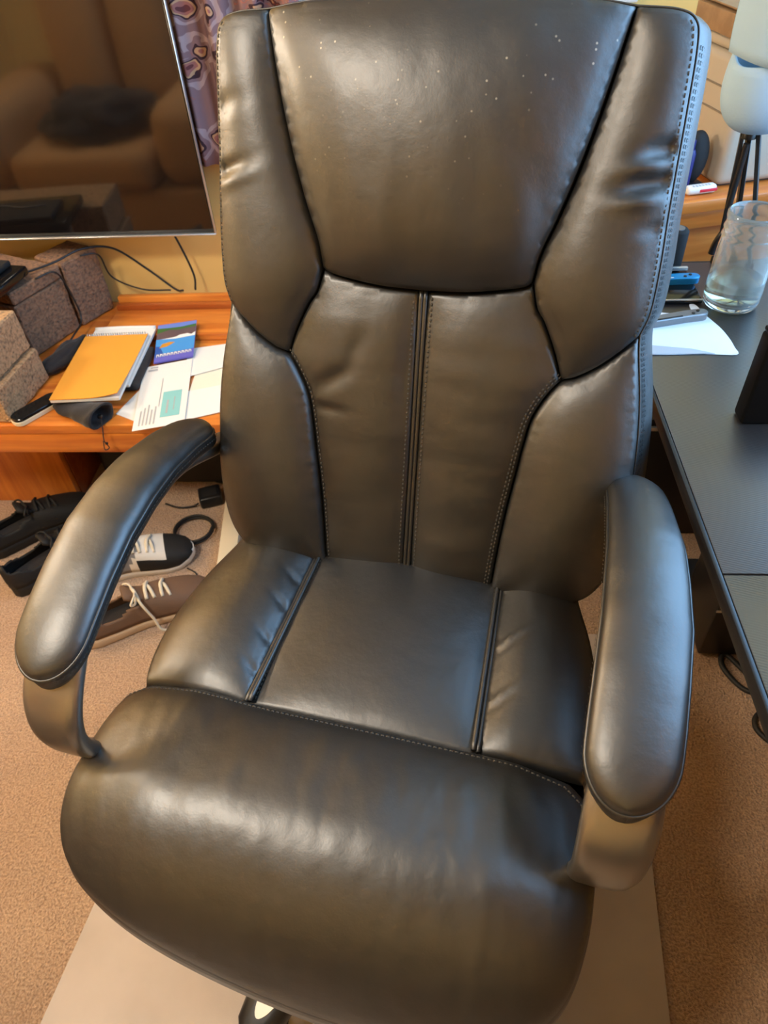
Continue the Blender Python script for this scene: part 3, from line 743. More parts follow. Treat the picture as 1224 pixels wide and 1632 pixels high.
for k in range(5):
    a = math.radians(-111 + 72 * k); d = Vector((math.cos(a), math.sin(a), 0)); sd = Vector((-d.y, d.x, 0)); O_ = Vector((CXB, CYB, 0))
    bm = bmesh.new(); rings = []
    for t, hw_, zt_, th_ in ((0.03, 0.030, 0.138, 0.05), (0.10, 0.031, 0.130, 0.045), (0.18, 0.033, 0.116, 0.038), (0.25, 0.035, 0.102, 0.032), (0.29, 0.034, 0.093, 0.028), (0.315, 0.028, 0.087, 0.025), (0.328, 0.014, 0.083, 0.02)):
        p = O_ + d * t
        rings.append([bm.verts.new(p + sd * (hw_ * q) + Vector((0, 0, zt_ + dz))) for q, dz in ((-1, -th_), (-1.0, -0.012), (-0.82, -0.003), (-0.4, 0.0), (0.4, 0.0), (0.82, -0.003), (1.0, -0.012), (1, -th_))])
    for A, B in zip(rings, rings[1:]):
        for q in range(8): bm.faces.new((A[q], A[(q + 1) % 8], B[(q + 1) % 8], B[q]))
    bm.faces.new(rings[0]); bm.faces.new(rings[-1])
    leg = from_bm('base_leg', bm, 'black_plastic', chair, True, 45)
    bm = bmesh.new(); top = []; low = []
    for j in range(28):
        b = 2 * PI * j / 28; rr = 0.258 + 0.044 * math.cos(b); ww = 0.0185 * math.sin(b) * (0.8 + 0.25 * (1 - math.cos(b)) / 2)
        zz = float(np.interp(rr, [0.18, 0.25, 0.29, 0.315], [0.116, 0.102, 0.093, 0.087]))
        top.append(bm.verts.new(O_ + d * rr + sd * ww + Vector((0, 0, zz + 0.0022)))); low.append(bm.verts.new(O_ + d * rr + sd * ww * 1.05 + Vector((0, 0, zz - 0.001))))
    bm.faces.new(top)
    for j in range(28): bm.faces.new((top[j], top[(j + 1) % 28], low[(j + 1) % 28], low[j]))
    tag(from_bm('leg_inlay', bm, 'inlay', leg, True, 40), 'oval silver inlay')
    pc = O_ + d * 0.300
    bm = bmesh.new()
    for q in (-1, 1):
        for ring_ in (0,):
            c = pc + sd * (0.017 * q); seg = 20; r1 = []; r2 = []
            for j in range(seg):
                b = 2 * PI * j / seg; e = d * (0.028 * math.cos(b)) + Vector((0, 0, 0.028 * math.sin(b) + 0.0335))
                r1.append(bm.verts.new(c + e - sd * 0.008)); r2.append(bm.verts.new(c + e + sd * 0.008))
            bm.faces.new(r1); bm.faces.new(r2)
            for j in range(seg): bm.faces.new((r1[j], r1[(j + 1) % seg], r2[(j + 1) % seg], r2[j]))
    cast = from_bm('caster', bm, 'rubber', chair, True, 40)
    box('caster_hood', tuple(pc + Vector((0, 0, 0.052))), (0.05, 0.034, 0.022), 'black_plastic', cast, 0.008, 2, a)

# ------------------------------------------------------------------ chair mat
bm = bmesh.new(); q = [(-0.735, -0.62), (-0.500, 0.95), (0.415, 0.95), (0.275, -0.62)]
lo_ = [bm.verts.new((x, y, 0.0005)) for x, y in q]; hi_ = [bm.verts.new((x, y, 0.0045)) for x, y in q]
bm.faces.new(lo_); bm.faces.new(hi_)
for k in range(4): bm.faces.new((lo_[k], lo_[(k + 1) % 4], hi_[(k + 1) % 4], hi_[k]))
bmesh.ops.bevel(bm, geom=[e for e in bm.edges if abs(e.verts[0].co.z - e.verts[1].co.z) > 0.003], offset=0.03, segments=4, affect='EDGES')
tag(from_bm('chair_mat', bm, 'mat_plastic', None, False), 'scuffed smooth plastic mat on the carpet under the office chair', 'mat')

# ------------------------------------------------------------------ low wooden bench under the television
bn = tag(empty('tv_bench', (-0.75, 1.45, 0)), 'low orange-brown wooden bench along the wall under the television', 'bench')
def lb(name, a, b, m, r=0.003, par=bn):      # box by two world corners, parented to an empty at loc
    L = par.location
    c = [(a[i] + b[i]) / 2 - L[i] for i in range(3)]; s = [abs(b[i] - a[i]) for i in range(3)]
    return box(name, c, s, m, par, r)
lb('bench_top', (-1.75, 1.222, 0.355), (-0.10, 1.79, 0.380), 'bench_wood', 0.004)
lb('apron', (-1.75, 1.224, 0.300), (-0.10, 1.244, 0.3548), 'bench_wood', 0.003)
lb('ledge', (-0.862, 1.572, 0.3802), (-0.10, 1.70, 0.400), 'bench_wood', 0.003)
lb('back_rail', (-0.862, 1.702, 0.3802), (-0.10, 1.722, 0.412), 'bench_wood_dark', 0.003)
lb('back_board', (-0.862, 1.724, 0.3802), (-0.10, 1.744, 0.425), 'bench_wood', 0.003)
lb('support_panel', (-1.75, 1.375, 0.0005), (-0.986, 1.395, 0.354), 'panel_wood', 0.002)
lb('side_panel', (-1.0, 1.396, 0.0005), (-0.984, 1.72, 0.354), 'bench_wood_dark', 0.002)
lb('side_panel', (-0.13, 1.26, 0.0005), (-0.11, 1.70, 0.354), 'panel_wood', 0.002)
sw = tag(empty('floor_speaker', (-0.75, 1.55, 0)), 'black cloth-fronted speaker box on the carpet under the bench', 'speaker')
lb('cabinet', (-0.93, 1.45, 0.001), (-0.52, 1.715, 0.285), 'black_plastic', 0.006, sw)
lb('grille', (-0.915, 1.440, 0.015), (-0.535, 1.4498, 0.270), 'black_fabric', 0.003, sw)

# ------------------------------------------------------------------ concrete blocks
def block(verts4, z0, z1, m, label, seed):
    """rough concrete block from a ground quad; edges chipped by noise"""
    cx = sum(p[0] for p in verts4) / 4; cy = sum(p[1] for p in verts4) / 4
    bm = bmesh.new(); lo = [bm.verts.new((x - cx, y - cy, 0)) for x, y in verts4]; hi = [bm.verts.new((x - cx, y - cy, z1 - z0)) for x, y in verts4]
    bm.faces.new(lo); bm.faces.new(hi)
    for k in range(4): bm.faces.new((lo[k], lo[(k + 1) % 4], hi[(k + 1) % 4], hi[k]))
    bmesh.ops.bevel(bm, geom=bm.edges[:], offset=0.004, segments=1, affect='EDGES')
    bmesh.ops.triangulate(bm, faces=bm.faces[:])
    for _ in range(4): bmesh.ops.subdivide_edges(bm, edges=[e for e in bm.edges if e.calc_length() > 0.012], cuts=1); bmesh.ops.triangulate(bm, faces=bm.faces[:])
    bm.normal_update()
    for v in bm.verts:
        n_ = noise.noise(v.co * 45 + Vector((seed, 0, 0))) * 0.0022 + noise.noise(v.co * 140 + Vector((0, seed, 0))) * 0.0011
        v.co += v.normal * (n_ - 0.001)
        v.co.z = max(0.0004, v.co.z)
    o = from_bm('concrete_block', bm, m, None, True, 35); o.location = (cx, cy, z0)
    return tag(o, label, 'concrete block', 'concrete blocks on the bench')
def quad(ax, ay, bx, by, depth):          # right face a->b, body to the left of it
    d = Vector((bx - ax, by - ay, 0)).normalized(); l = Vector((-d.y, d.x, 0)) * depth
    return [(ax, ay), (bx, by), (bx + l.x, by + l.y), (ax + l.x, ay + l.y)]
block(quad(-0.953, 1.228, -0.938, 1.410, 0.39), 0.381, 0.468, 'concrete_tan', 'tan concrete block at the bench front, lower of the two stacked', 1)
block(quad(-0.966, 1.226, -0.948, 1.408, 0.39), 0.470, 0.566, 'concrete_tan', 'tan concrete block at the bench front, on top of the other one', 2)
block(quad(-1.010, 1.498, -0.948, 1.648, 0.30), 0.381, 0.520, 'concrete_shaded', 'concrete block, coloured dark brown as shade, behind the tan ones, below the thin slab', 3)
block(quad(-1.008, 1.500, -0.946, 1.650, 0.30), 0.5215, 0.555, 'concrete_shaded', 'thin concrete slab, coloured brown as shade, behind the tan blocks, topping its stack', 5)
block(quad(-0.943, 1.652, -0.888, 1.752, 0.11), 0.381, 0.553, 'concrete_shaded', 'concrete block, coloured dark brown as shade, nearest the wall, behind the television edge', 4)

# ------------------------------------------------------------------ flat black device on the blocks
dv = tag(empty('media_player', (-1.16, 1.50, 0.567)), 'flat glossy black box lying on the concrete blocks', 'electronic device')
box('casing', (0.0, 0.0, 0.012), (0.33, 0.20, 0.023), 'black_gloss', dv, 0.006, 3, math.radians(-8))
box('lid', (-0.01, 0.03, 0.031), (0.29, 0.13, 0.014), 'black_matte', dv, 0.005, 3, math.radians(-8))

# ------------------------------------------------------------------ television
tv = tag(empty('television', (-1.0275, 1.70, 0.598)), 'wide flat television with a glossy black screen and thin silver rim', 'television')
W_, H_ = 0.965, 0.56
box('tv_body', (0, 0.0115, H_ / 2), (W_ - 0.004, 0.012, H_ - 0.004), 'black_plastic', tv, 0.003)
box('tv_rear', (0, 0.032, H_ / 2), (W_ - 0.20, 0.028, H_ - 0.16), 'black_plastic', tv, 0.010)
box('screen', (0, 0.0025, H_ / 2 + 0.004), (W_ - 0.012, 0.005, H_ - 0.022), 'tv_screen', tv, 0.0008, 1)
for nm, c, s in (('rim', (0, 0.0, 0.0035), (W_, 0.011, 0.0045)), ('rim', (0, 0.0, H_ - 0.002), (W_, 0.011, 0.004)), ('rim', (W_ / 2 - 0.0012, 0.0, H_ / 2), (0.0024, 0.011, H_ - 0.012)), ('rim', (-W_ / 2 + 0.0012, 0.0, H_ / 2), (0.0024, 0.011, H_ - 0.012))):
    box(nm, c, s, 'silver', tv, 0.001, 1)
box('wall_bracket', (0, 0.0725, H_ / 2), (0.30, 0.052, 0.20), 'black_matte', tv, 0.004)

# ------------------------------------------------------------------ curtain
bm = bmesh.new(); nx_, nz_ = 90, 16; g = []
for side in (0, 1):
    gg = []
    for i in range(nx_ + 1):
        a = i / nx_; x = -0.60 + 0.315 * a; row = []
        for j in range(nz_ + 1):
            z = 0.745 + (2.1 - 0.745) * j / nz_
            y = 1.745 + 0.016 * math.sin(a * 25) + 0.006 * math.sin(a * 57 + 1) + 0.004 * math.sin(z * 7 + a * 9) + side * 0.003
            row.append(bm.verts.new((x, y, z - 0.004 * math.sin(a * 25))))
        gg.append(row)
    for i in range(nx_):
        for j in range(nz_): bm.faces.new((gg[i][j], gg[i + 1][j], gg[i + 1][j + 1], gg[i][j + 1]))
    g.append(gg)
for i in range(nx_):
    for j in (0, nz_): bm.faces.new((g[0][i][j], g[0][i + 1][j], g[1][i + 1][j], g[1][i][j]))
for j in range(nz_):
    for i in (0, nx_): bm.faces.new((g[0][i][j], g[0][i][j + 1], g[1][i][j + 1], g[1][i][j]))
tag(from_bm('curtain', bm, 'curtain_print'), 'mauve and wine patterned curtain hanging between television and chair', 'curtain')
cr = tag(empty('curtain_rod', (-0.1, 1.735, 2.11)), 'slim dark rod carrying the patterned curtain', 'rod')
bm = bmesh.new(); add_tube(bm, [Vector((-0.60, 0, 0)), Vector((0.55, 0, 0))], 0.009, 12); from_bm('rod', bm, 'black_plastic', cr)
for x in (-0.4, 0.4): box('bracket', (x, 0.035, 0), (0.015, 0.06, 0.015), 'black_plastic', cr)

# ------------------------------------------------------------------ cables behind the blocks
def cable(pts, label, r=0.0028, m='black_plastic', grp=None):
    c = Vector(pts[0]); o = tube('cable', [Vector(p) - c for p in pts], r, m, None, 8, 7); o.location = c
    return tag(o, label, 'cable', grp)
cable([(-0.722, 1.766, 0.70), (-0.70, 1.766, 0.64), (-0.672, 1.765, 0.56), (-0.650, 1.762, 0.47), (-0.652, 1.752, 0.428)], 'straight black cable running down the yellow wall below the television')
cable([(-1.05, 1.560, 0.561), (-0.96, 1.640, 0.562), (-0.905, 1.712, 0.566), (-0.845, 1.758, 0.545), (-0.775, 1.765, 0.485), (-0.71, 1.757, 0.43), (-0.685, 1.75, 0.428)], 'black cable arching over the rear block and down the wall')
cable([(-0.905, 1.690, 0.5585), (-0.872, 1.722, 0.545), (-0.870, 1.752, 0.470), (-0.80, 1.755, 0.432), (-0.72, 1.752, 0.429)], 'thin black cable hugging the far end of the rear block', 0.0022)
cable([(-1.26, 1.535, 0.6078), (-1.19, 1.50, 0.6078), (-1.12, 1.515, 0.6078), (-1.06, 1.50, 0.6078)], 'thin grey cable lying across the black device', 0.002, 'grey_metal')
cable([(-0.975, 1.575, 0.555), (-0.945, 1.617, 0.551), (-0.938, 1.636, 0.50), (-0.928, 1.628, 0.42), (-0.93, 1.56, 0.405), (-0.955, 1.49, 0.385), (-0.965, 1.45, 0.384)], 'black cable hanging in the crack between the two dark blocks', 0.0024)

# ------------------------------------------------------------------ things on the bench
def blob(name, c, s, m, label, cat, seed=0.0, amp=0.15, sub=4, parent=None, flat=True):
    bm = bmesh.new(); bmesh.ops.create_icosphere(bm, subdivisions=sub, radius=1.0)
    for v in bm.verts:
        n_ = 1 + amp * noise.noise(v.co * 1.8 + Vector((seed, seed, 0))) + amp * 0.5 * noise.noise(v.co * 4.5 + Vector((0, seed, 0)))
        v.co = Vector((v.co.x * s[0] * n_, v.co.y * s[1] * n_, max(v.co.z * s[2] * n_, -s[2] * 0.75 if flat else -9)))
    zmin = min(v.co.z for v in bm.verts)
    for v in bm.verts: v.co.z -= zmin
    o = from_bm(name, bm, m, parent); o.location = c
    return tag(o, label, cat) if label else o
bg = blob('black_bag', (-0.922, 1.480, 0.381), (0.027, 0.080, 0.024), 'black_fabric', 'crumpled black bag between the concrete blocks and the orange pad', 'bag', 3.0, 0.25)
bg.rotation_euler = (0, 0, -0.35)
case = box('zip_case', (0, 0, 0.010), (0.17, 0.17, 0.019), 'black_fabric', None, 0.007, 3); case.location = (-0.787, 1.43, 0.381); case.rotation_euler = (0, 0, 0.04)
tag(case, 'flat black zip case under the orange notepad', 'case')
# drawstring pouch
po = tag(empty('drawstring_pouch', (-0.80, 1.255, 0.381)), 'small black drawstring pouch with an open mouth, lying at the bench edge', 'pouch')
path = catmull([(-0.075, 0.045, 0.008), (-0.03, 0.018, 0.010), (0.01, -0.004, 0.016), (0.045, -0.022, 0.020), (0.062, -0.030, 0.022)], 6)
bm = bmesh.new(); rings = []
for i, p in enumerate(path):
    t = i / (len(path) - 1); t_ = (path[min(i + 1, len(path) - 1)] - path[max(i - 1, 0)]).normalized(); a = Vector((0, 0, 1)).cross(t_).normalized()
    ra = 0.016 + 0.020 * min(1, t * 2.0) + 0.004 * math.sin(t * 9); rb = 0.006 + 0.021 * t
    rg = []
    for k in range(20):
        th = 2 * PI * k / 20; n_ = 1 + 0.14 * noise.noise(Vector((t * 5, math.cos(th) * 1.5, math.sin(th) * 1.5)))
        v = p + a * (ra * math.cos(th) * n_) + Vector((0, 0, rb * math.sin(th) * n_)); v.z = max(v.z, 0.0008); rg.append(bm.verts.new(v))
    rings.append(rg)
inn = []
for sc, sh in ((0.86, 0.0), (0.75, -0.012), (0.5, -0.03)):
    p = path[-1]; d = (path[-1] - path[-2]).normalized()
    inn.append([bm.verts.new(p + d * sh + (v.co - p) * sc) for v in rings[-1]])
for A, B in zip(rings + inn, (rings + inn)[1:]):
    for k in range(20): bm.faces.new((A[k], A[(k + 1) % 20], B[(k + 1) % 20], B[k]))
bm.faces.new(rings[0]); bm.faces.new(inn[-1])
from_bm('pouch_body', bm, 'black_fabric', po)
tube('drawstring', [(0.058, -0.030, 0.012), (0.062, -0.048, -0.004), (0.058, -0.052, -0.030), (0.064, -0.053, -0.048), (0.052, -0.053, -0.054), (0.056, -0.052, -0.030)], 0.0012, 'black_fabric', po, 6, 6)
box('cord_stop', (0.062, -0.053, -0.036), (0.006, 0.005, 0.005), 'black_plastic', po, 0.001)
box('cord_lock', (0.060, -0.034, 0.024), (0.010, 0.010, 0.008), 'black_gloss', po, 0.003)
# flip phone / remote beside the blocks
def slab(name, poly, z0, z1, m, parent):
    bm = bmesh.new(); a = [bm.verts.new((x, y, z0)) for x, y in poly]; b = [bm.verts.new((x, y, z1 - 0.001)) for x, y in poly]; c = [bm.verts.new((x * 0.96, y * 0.985, z1)) for x, y in poly]
    n = len(poly); bm.faces.new(a); bm.faces.new(c)
    for A, B in ((a, b), (b, c)):
        for i in range(n): bm.faces.new((A[i], A[(i + 1) % n], B[(i + 1) % n], B[i]))
    return from_bm(name, bm, m, parent, True, 40)
def rrect(w_, h_, r_):
    out = []
    for cx, cy, a0 in ((w_ / 2 - r_, h_ / 2 - r_, 0), (-w_ / 2 + r_, h_ / 2 - r_, 90), (-w_ / 2 + r_, -h_ / 2 + r_, 180), (w_ / 2 - r_, -h_ / 2 + r_, 270)):
        for k in range(7): a = math.radians(a0 + 15 * k); out.append((cx + r_ * math.cos(a), cy + r_ * math.sin(a)))
    return out
rm = tag(empty('handset', (-0.913, 1.272, 0.381), math.radians(-35)), 'black handset with a pale edge wedged beside the tan blocks', 'handset')
slab('handset_base', rrect(0.044, 0.120, 0.018), 0.0005, 0.010, 'cream_plastic', rm)
slab('handset_top', rrect(0.041, 0.117, 0.017), 0.0102, 0.017, 'black_gloss', rm)
# pads
wp = tag(empty('writing_pad', (-0.795, 1.462, 0.4005), math.radians(2)), 'white writing pad sticking out under the orange notepad', 'notepad')
box('pages', (0.0, 0.0, 0.004), (0.160, 0.255, 0.007), 'paper', wp, 0.0008, 1)
tube('rolled_edge', [(-0.078, 0.128, 0.008), (0, 0.129, 0.009), (0.078, 0.128, 0.008)], 0.005, 'paper', wp)
st = tag(empty('spiral_notepad', (-0.797, 1.407, 0.4085), math.radians(3)), 'orange-covered spiral notepad lying askew on the bench', 'notepad')
box('pages', (0, 0, 0.0045), (0.158, 0.272, 0.008), 'paper', st, 0.0006, 1)
bm = bmesh.new(); nn_ = 10
gt, gb = [], []
for i in range(nn_ + 1):
    rt, rb_ = [], []
    for j in range(nn_ + 1):
        a, b = i / nn_, j / nn_
        lift = 0.010 * max(0, a - 0.45) ** 2 * max(0, 1 - b) ** 2 * 4
        rt.append(bm.verts.new((-0.0795 + 0.159 * a, -0.137 + 0.270 * b, 0.0105 + lift))); rb_.append(bm.verts.new((-0.0795 + 0.159 * a, -0.137 + 0.270 * b, 0.0088 + lift)))
    gt.append(rt); gb.append(rb_)
for gg in (gt, gb):
    for i in range(nn_):
        for j in range(nn_): bm.faces.new((gg[i][j], gg[i + 1][j], gg[i + 1][j + 1], gg[i][j + 1]))
for i in range(nn_):
    for j in (0, nn_): bm.faces.new((gt[i][j], gt[i + 1][j], gb[i + 1][j], gb[i][j])); bm.faces.new((gt[j][i], gt[j][i + 1], gb[j][i + 1], gb[j][i]))
from_bm('cover', bm, 'pad_orange', st, True, 40)
bm = bmesh.new(); ln_ = 26
add_tube(bm, [Vector((-0.076 + 0.152 * k / (ln_ * 8), 0.1365 + 0.0052 * math.cos(2 * PI * k / 8), 0.0075 + 0.0068 * math.sin(2 * PI * k / 8))) for k in range(ln_ * 8 + 1)], 0.0011, 5)
from_bm('spiral', bm, 'silver', st)
# letters and envelopes
def letter(px, z, m, label, name='envelope', th=0.0012):
    c = Vector((sum(p[0] for p in px) / 4, sum(p[1] for p in px) / 4, z))
    e = empty(name, c); sheet('sheet', [Vector((x, y, z)) - c for x, y in px], m, e, th)
    return tag(e, label, 'paper' if name != 'envelope' else 'envelope', 'letters on the bench'), c
def bars(par, c, o, du, dv, items, m, z=0.0018, name='printing'):
    """small printed bars: (u0, v0, u1, v1) in the letter's own axes"""
    bm = bmesh.new()
    for u0, v0, u1, v1 in items:
        vs = [Vector(o) + Vector(du) * u + Vector(dv) * v for u, v in ((u0, v0), (u1, v0), (u1, v1), (u0, v1))]
        bm.faces.new([bm.verts.new((p.x - c.x, p.y - c.y, z)) for p in vs])
    return tag(from_bm(name, bm, m, par, False), kind='stuff')
Z0 = 0.3806
letter([(-0.725, 1.262), (-0.655, 1.225), (-0.600, 1.375), (-0.680, 1.420)], Z0, 'paper', 'white sheet beneath the letters, nearest the pouch', 'letter')
letter([(-0.575, 1.30), (-0.505, 1.30), (-0.470, 1.50), (-0.585, 1.52)], Z0 + 0.0002, 'paper_cream', 'cream envelope beneath the letters, against the chair back')
letter([(-0.560, 1.235), (-0.470, 1.270), (-0.490, 1.375), (-0.580, 1.345)], Z0 + 0.0016, 'paper', 'small white envelope by the tip of the chair armrest')
letter([(-0.600, 1.400), (-0.480, 1.460), (-0.480, 1.560), (-0.625, 1.525)], Z0 + 0.0034, 'paper', 'white folded sheet just right of the blue booklet', 'letter')
e, c = letter([(-0.664, 1.192), (-0.555, 1.222), (-0.601, 1.478), (-0.712, 1.440)], Z0 + 0.0052, 'paper', 'white window envelope with a teal patch, hanging over the bench edge')
du, dv = (0.109, 0.030), (-0.047, 0.250)
bars(e, c, (-0.664, 1.192), du, dv, [(0.50, 0.13, 0.88, 0.52)], 'teal_print', 0.0017, 'address_patch')
bars(e, c, (-0.664, 1.192), du, dv, [(0.10 + 0.07 * k, 0.05, 0.125 + 0.07 * k, 0.05 + 0.22 + 0.04 * (k % 3)) for k in range(5)] + [(0.44, 0.30, 0.455, 0.75), (0.60, 0.18, 0.64, 0.38), (0.74, 0.22, 0.76, 0.42), (0.10, 0.90, 0.30, 0.93), (0.14, 0.95, 0.30, 0.97)], 'ink_light', 0.0020)
# booklet leaning on the ledge
bk = tag(empty('booklet', (-0.655, 1.535, 0.395)), 'blue glossy booklet with a coastline cover, leaning on the bench ledge', 'booklet')
A_, B_, C_, D_ = [Vector(p) - Vector((-0.655, 1.535, 0.395)) for p in ((-0.690, 1.452, 0.3885), (-0.600, 1.482, 0.3885), (-0.618, 1.615, 0.4125), (-0.712, 1.590, 0.4125))]
def bkp(u, v, h=0.0):
    p = (A_ * (1 - u) + B_ * u) * (1 - v) + (D_ * (1 - u) + C_ * u) * v
    return p + (B_ - A_).cross(D_ - A_).normalized() * h
bm = bmesh.new(); lo = [bm.verts.new(bkp(u, v, 0)) for u, v in ((0, 0), (1, 0), (1, 1), (0, 1))]; hi = [bm.verts.new(bkp(u, v, 0.003)) for u, v in ((0, 0), (1, 0), (1, 1), (0, 1))]
bm.faces.new(lo); bm.faces.new(hi)
for k in range(4): bm.faces.new((lo[k], lo[(k + 1) % 4], hi[(k + 1) % 4], hi[k]))
from_bm('pages', bm, 'cover_band', bk, False)
cover = [('cover_sky', [(0, .88), (1, .86), (1, .99), (0, .98)]), ('cover_green', [(0, .76), (.3, .83), (.5, .80), (1, .83), (1, .90), (.6, .87), (.3, .88), (0, .90)]), ('cover_cliff', [(0, .60), (1, .62), (1, .83), (.5, .80), (.3, .83), (0, .76)]),
         ('paper', [(.1, .595), (.5, .56), (1, .575), (1, .68), (.9, .62), (.8, .66), (.7, .62), (.6, .65), (.5, .61), (.3, .60)]), ('cover_sea', [(0, .20), (1, .22), (1, .575), (.5, .56), (.1, .595), (0, .60)]),
         ('cover_deep', [(0, .12), (.25, .14), (.12, .40), (0, .42)]), ('cover_sand', [(.10, .36), (.30, .38), (.50, .47), (.34, .49), (.16, .46)]), ('cover_band', [(0, .0), (1, .02), (1, .12), (0, .12)])]
for k, (m_, pl) in enumerate(cover):
    bm = bmesh.new(); f_ = bm.faces.new([bm.verts.new(bkp(u, v, 0.0033 + 0.0001 * k)) for u, v in pl]); bmesh.ops.triangulate(bm, faces=[f_])
    tag(from_bm('cover_print', bm, m_, bk, False), kind='stuff')
bm = bmesh.new()
for k in range(10):
    u = 0.05 + 0.092 * k
    for (a, b, c2, d2) in ((u, .125, u + .02, .20), (u + .015, .17, u + .06, .195), (u + .05, .13, u + .07, .175)):
        bm.faces.new([bm.verts.new(bkp(x, y, 0.0046)) for x, y in ((a, b), (c2, b), (c2, d2), (a, d2))])
tag(from_bm('cover_lettering', bm, 'paper', bk, False), kind='stuff')

# ------------------------------------------------------------------ shoes
def shoe(loc, rz, label, m_up, m_sole, m_lace, L=0.285, roll=0.0, m_toe=None, m_in='black_fabric', laces=True, stripes=None, loose=False):
    root = tag(empty('shoe', loc, rz), label, 'shoe', 'shoes on the carpet'); root.rotation_euler = (roll, 0, rz)
    tx = [0, .03, .10, .25, .45, .62, .75, .86, .94, .985, 1.0]; wx = [.006, .022, .031, .034, .034, .042, .046, .042, .030, .014, .004]
    hx = [.088, .092, .090, .084, .085, .076, .062, .052, .042, .032, .026]
    W = lambda t: float(np.interp(t, tx, wx)); Hh = lambda t: float(np.interp(t, tx, hx))
    bend = lambda t: 0.008 * math.sin(t * PI)                      # sole curves inward
    n1, n2 = 44, 25
    ts = [0.5 - 0.5 * math.cos(PI * i / n1) for i in range(n1 + 1)]
    bm = bmesh.new(); G = []
    for t in ts:
        row = []; zs = 0.022 + 0.010 * (1 - t) + 0.012 * max(0, t - .85) / .15
        for k in range(n2 + 1):
            th = PI * k / n2; c, s_ = math.cos(th), math.sin(th)
            row.append(bm.verts.new((t * L, bend(t) + W(t) * math.copysign(abs(c) ** 0.75, c) * (1 - 0.22 * s_ * (t < .5)), zs + (Hh(t) - zs) * s_ ** 0.8)))
        G.append(row)
    op = lambda t, k: 0.035 < t < 0.47 and (6.8 - 3.2 * math.exp(-((t - .25) / .13) ** 2)) < k < n2 - (6.8 - 3.2 * math.exp(-((t - .25) / .13) ** 2))
    fu, ft = [], []
    for i in range(n1):
        for k in range(n2):
            tm = (ts[i] + ts[i + 1]) / 2
            if op(tm, k + 0.5): continue
            f_ = bm.faces.new((G[i][k], G[i + 1][k], G[i + 1][k + 1], G[i][k + 1]))
            f_.material_index = 1 if (m_toe and (tm > .78 or (k < 5 or k > n2 - 6) and tm > .55)) else 0
            if stripes and not f_.material_index and (tm < .30 or .36 + .012 * min(k, n2 - k) < tm < .44 + .012 * min(k, n2 - k)): f_.material_index = 2
    for v in [v for v in bm.verts if not v.link_faces]: bm.verts.remove(v)
    up = from_bm('upper', bm, [m_up, m_toe or m_up, stripes or m_up], root)
    md = up.modifiers.new('thickness', 'SOLIDIFY'); md.thickness = 0.005; md.offset = -1
    bm = bmesh.new(); R_ = []
    for z_, sc in ((0.0, 0.97), (0.004, 1.03), (0.016, 1.05), (0.026, 1.02), (0.028, 0.7)):
        ring = []
        for t in ts: ring.append(bm.verts.new((t * L * 1.015 - 0.002, bend(t) + (W(t) + 0.003) * sc, z_ * (1.25 - 0.4 * t) + 0.014 * max(0, t - .82) / .18 * (1 if z_ < .02 else .8))))
        for t in ts[::-1]: ring.append(bm.verts.new((t * L * 1.015 - 0.002, bend(t) - (W(t) + 0.003) * sc, z_ * (1.25 - 0.4 * t) + 0.014 * max(0, t - .82) / .18 * (1 if z_ < .02 else .8))))
        R_.append(ring)
    n = len(R_[0])
    for A, B in zip(R_, R_[1:]):
        for k in range(n): bm.faces.new((A[k], A[(k + 1) % n], B[(k + 1) % n], B[k]))
    bm.faces.new(R_[0]); bm.faces.new(R_[-1])
    from_bm('sole', bm, m_sole, root)
    bm = bmesh.new(); a_, b_ = [], []
    for t in np.linspace(0.05, 0.75, 16):
        a_.append(bm.verts.new((t * L, bend(t) + W(t) * 0.85, 0.038))); b_.append(bm.verts.new((t * L, bend(t) - W(t) * 0.85, 0.038)))
    for k in range(15): bm.faces.new((a_[k], a_[k + 1], b_[k + 1], b_[k]))
    from_bm('insole', bm, m_in, root)
    bm = bmesh.new(); R_ = []
    for t, z_, hw_ in ((.72, .064, .020), (.60, .076, .021), (.50, .088, .022), (.43, .100, .023), (.385, .112, .022)):
        R_.append([bm.verts.new((t * L, bend(t) + hw_ * q, z_ - 0.006 * q * q)) for q in (-1, -.5, 0, .5, 1)] + [bm.verts.new((t * L - 0.004, bend(t) + hw_ * q, z_ - 0.006 - 0.006 * q * q)) for q in (1, .5, 0, -.5, -1)])
    for A, B in zip(R_, R_[1:]):
        for k in range(10): bm.faces.new((A[k], A[(k + 1) % 10], B[(k + 1) % 10], B[k]))
    bm.faces.new(R_[0]); bm.faces.new(R_[-1])
    from_bm('tongue', bm, m_up, root)
    if laces:
        for k in range(5):
            t = .47 + .055 * k; z_ = float(np.interp(t, [.47, .6, .75], [.094, .084, .069]))
            s_ = 1 if k % 2 else -1
            tube('lace', [(t * L, bend(t) - .026, z_ - .008), (t * L + .004 * s_, bend(t), z_ + .0035), (t * L + .012 * s_, bend(t) + .026, z_ - .008)], 0.0042, m_lace, root, 5, 7)
        tube('lace_bow', [(.46 * L, 0.005, .096), (.44 * L, .022, .107), (.40 * L, .036, .098), (.43 * L, .028, .090), (.46 * L, .008, .097)], 0.0026, m_lace, root, 5, 7)
        tube('lace_bow', [(.46 * L, 0.0, .096), (.45 * L, -.020, .106), (.41 * L, -.034, .098), (.44 * L, -.026, .090), (.46 * L, -.004, .097)], 0.0026, m_lace, root, 5, 7)
        if loose: tube('lace_end', [(.46 * L, -.006, .096), (.48 * L, -.034, .086), (.52 * L, -.050, .050), (.55 * L, -.062, .014), (.68 * L, -.066, .006), (.80 * L, -.058, .004)], 0.0032, m_lace, root, 6, 7)
    return root
shoe((-1.150, 1.165, 0.001), math.radians(42), 'black running shoe by the bench panel, further left of the black pair', 'shoe_black', 'rubber', 'shoe_black')
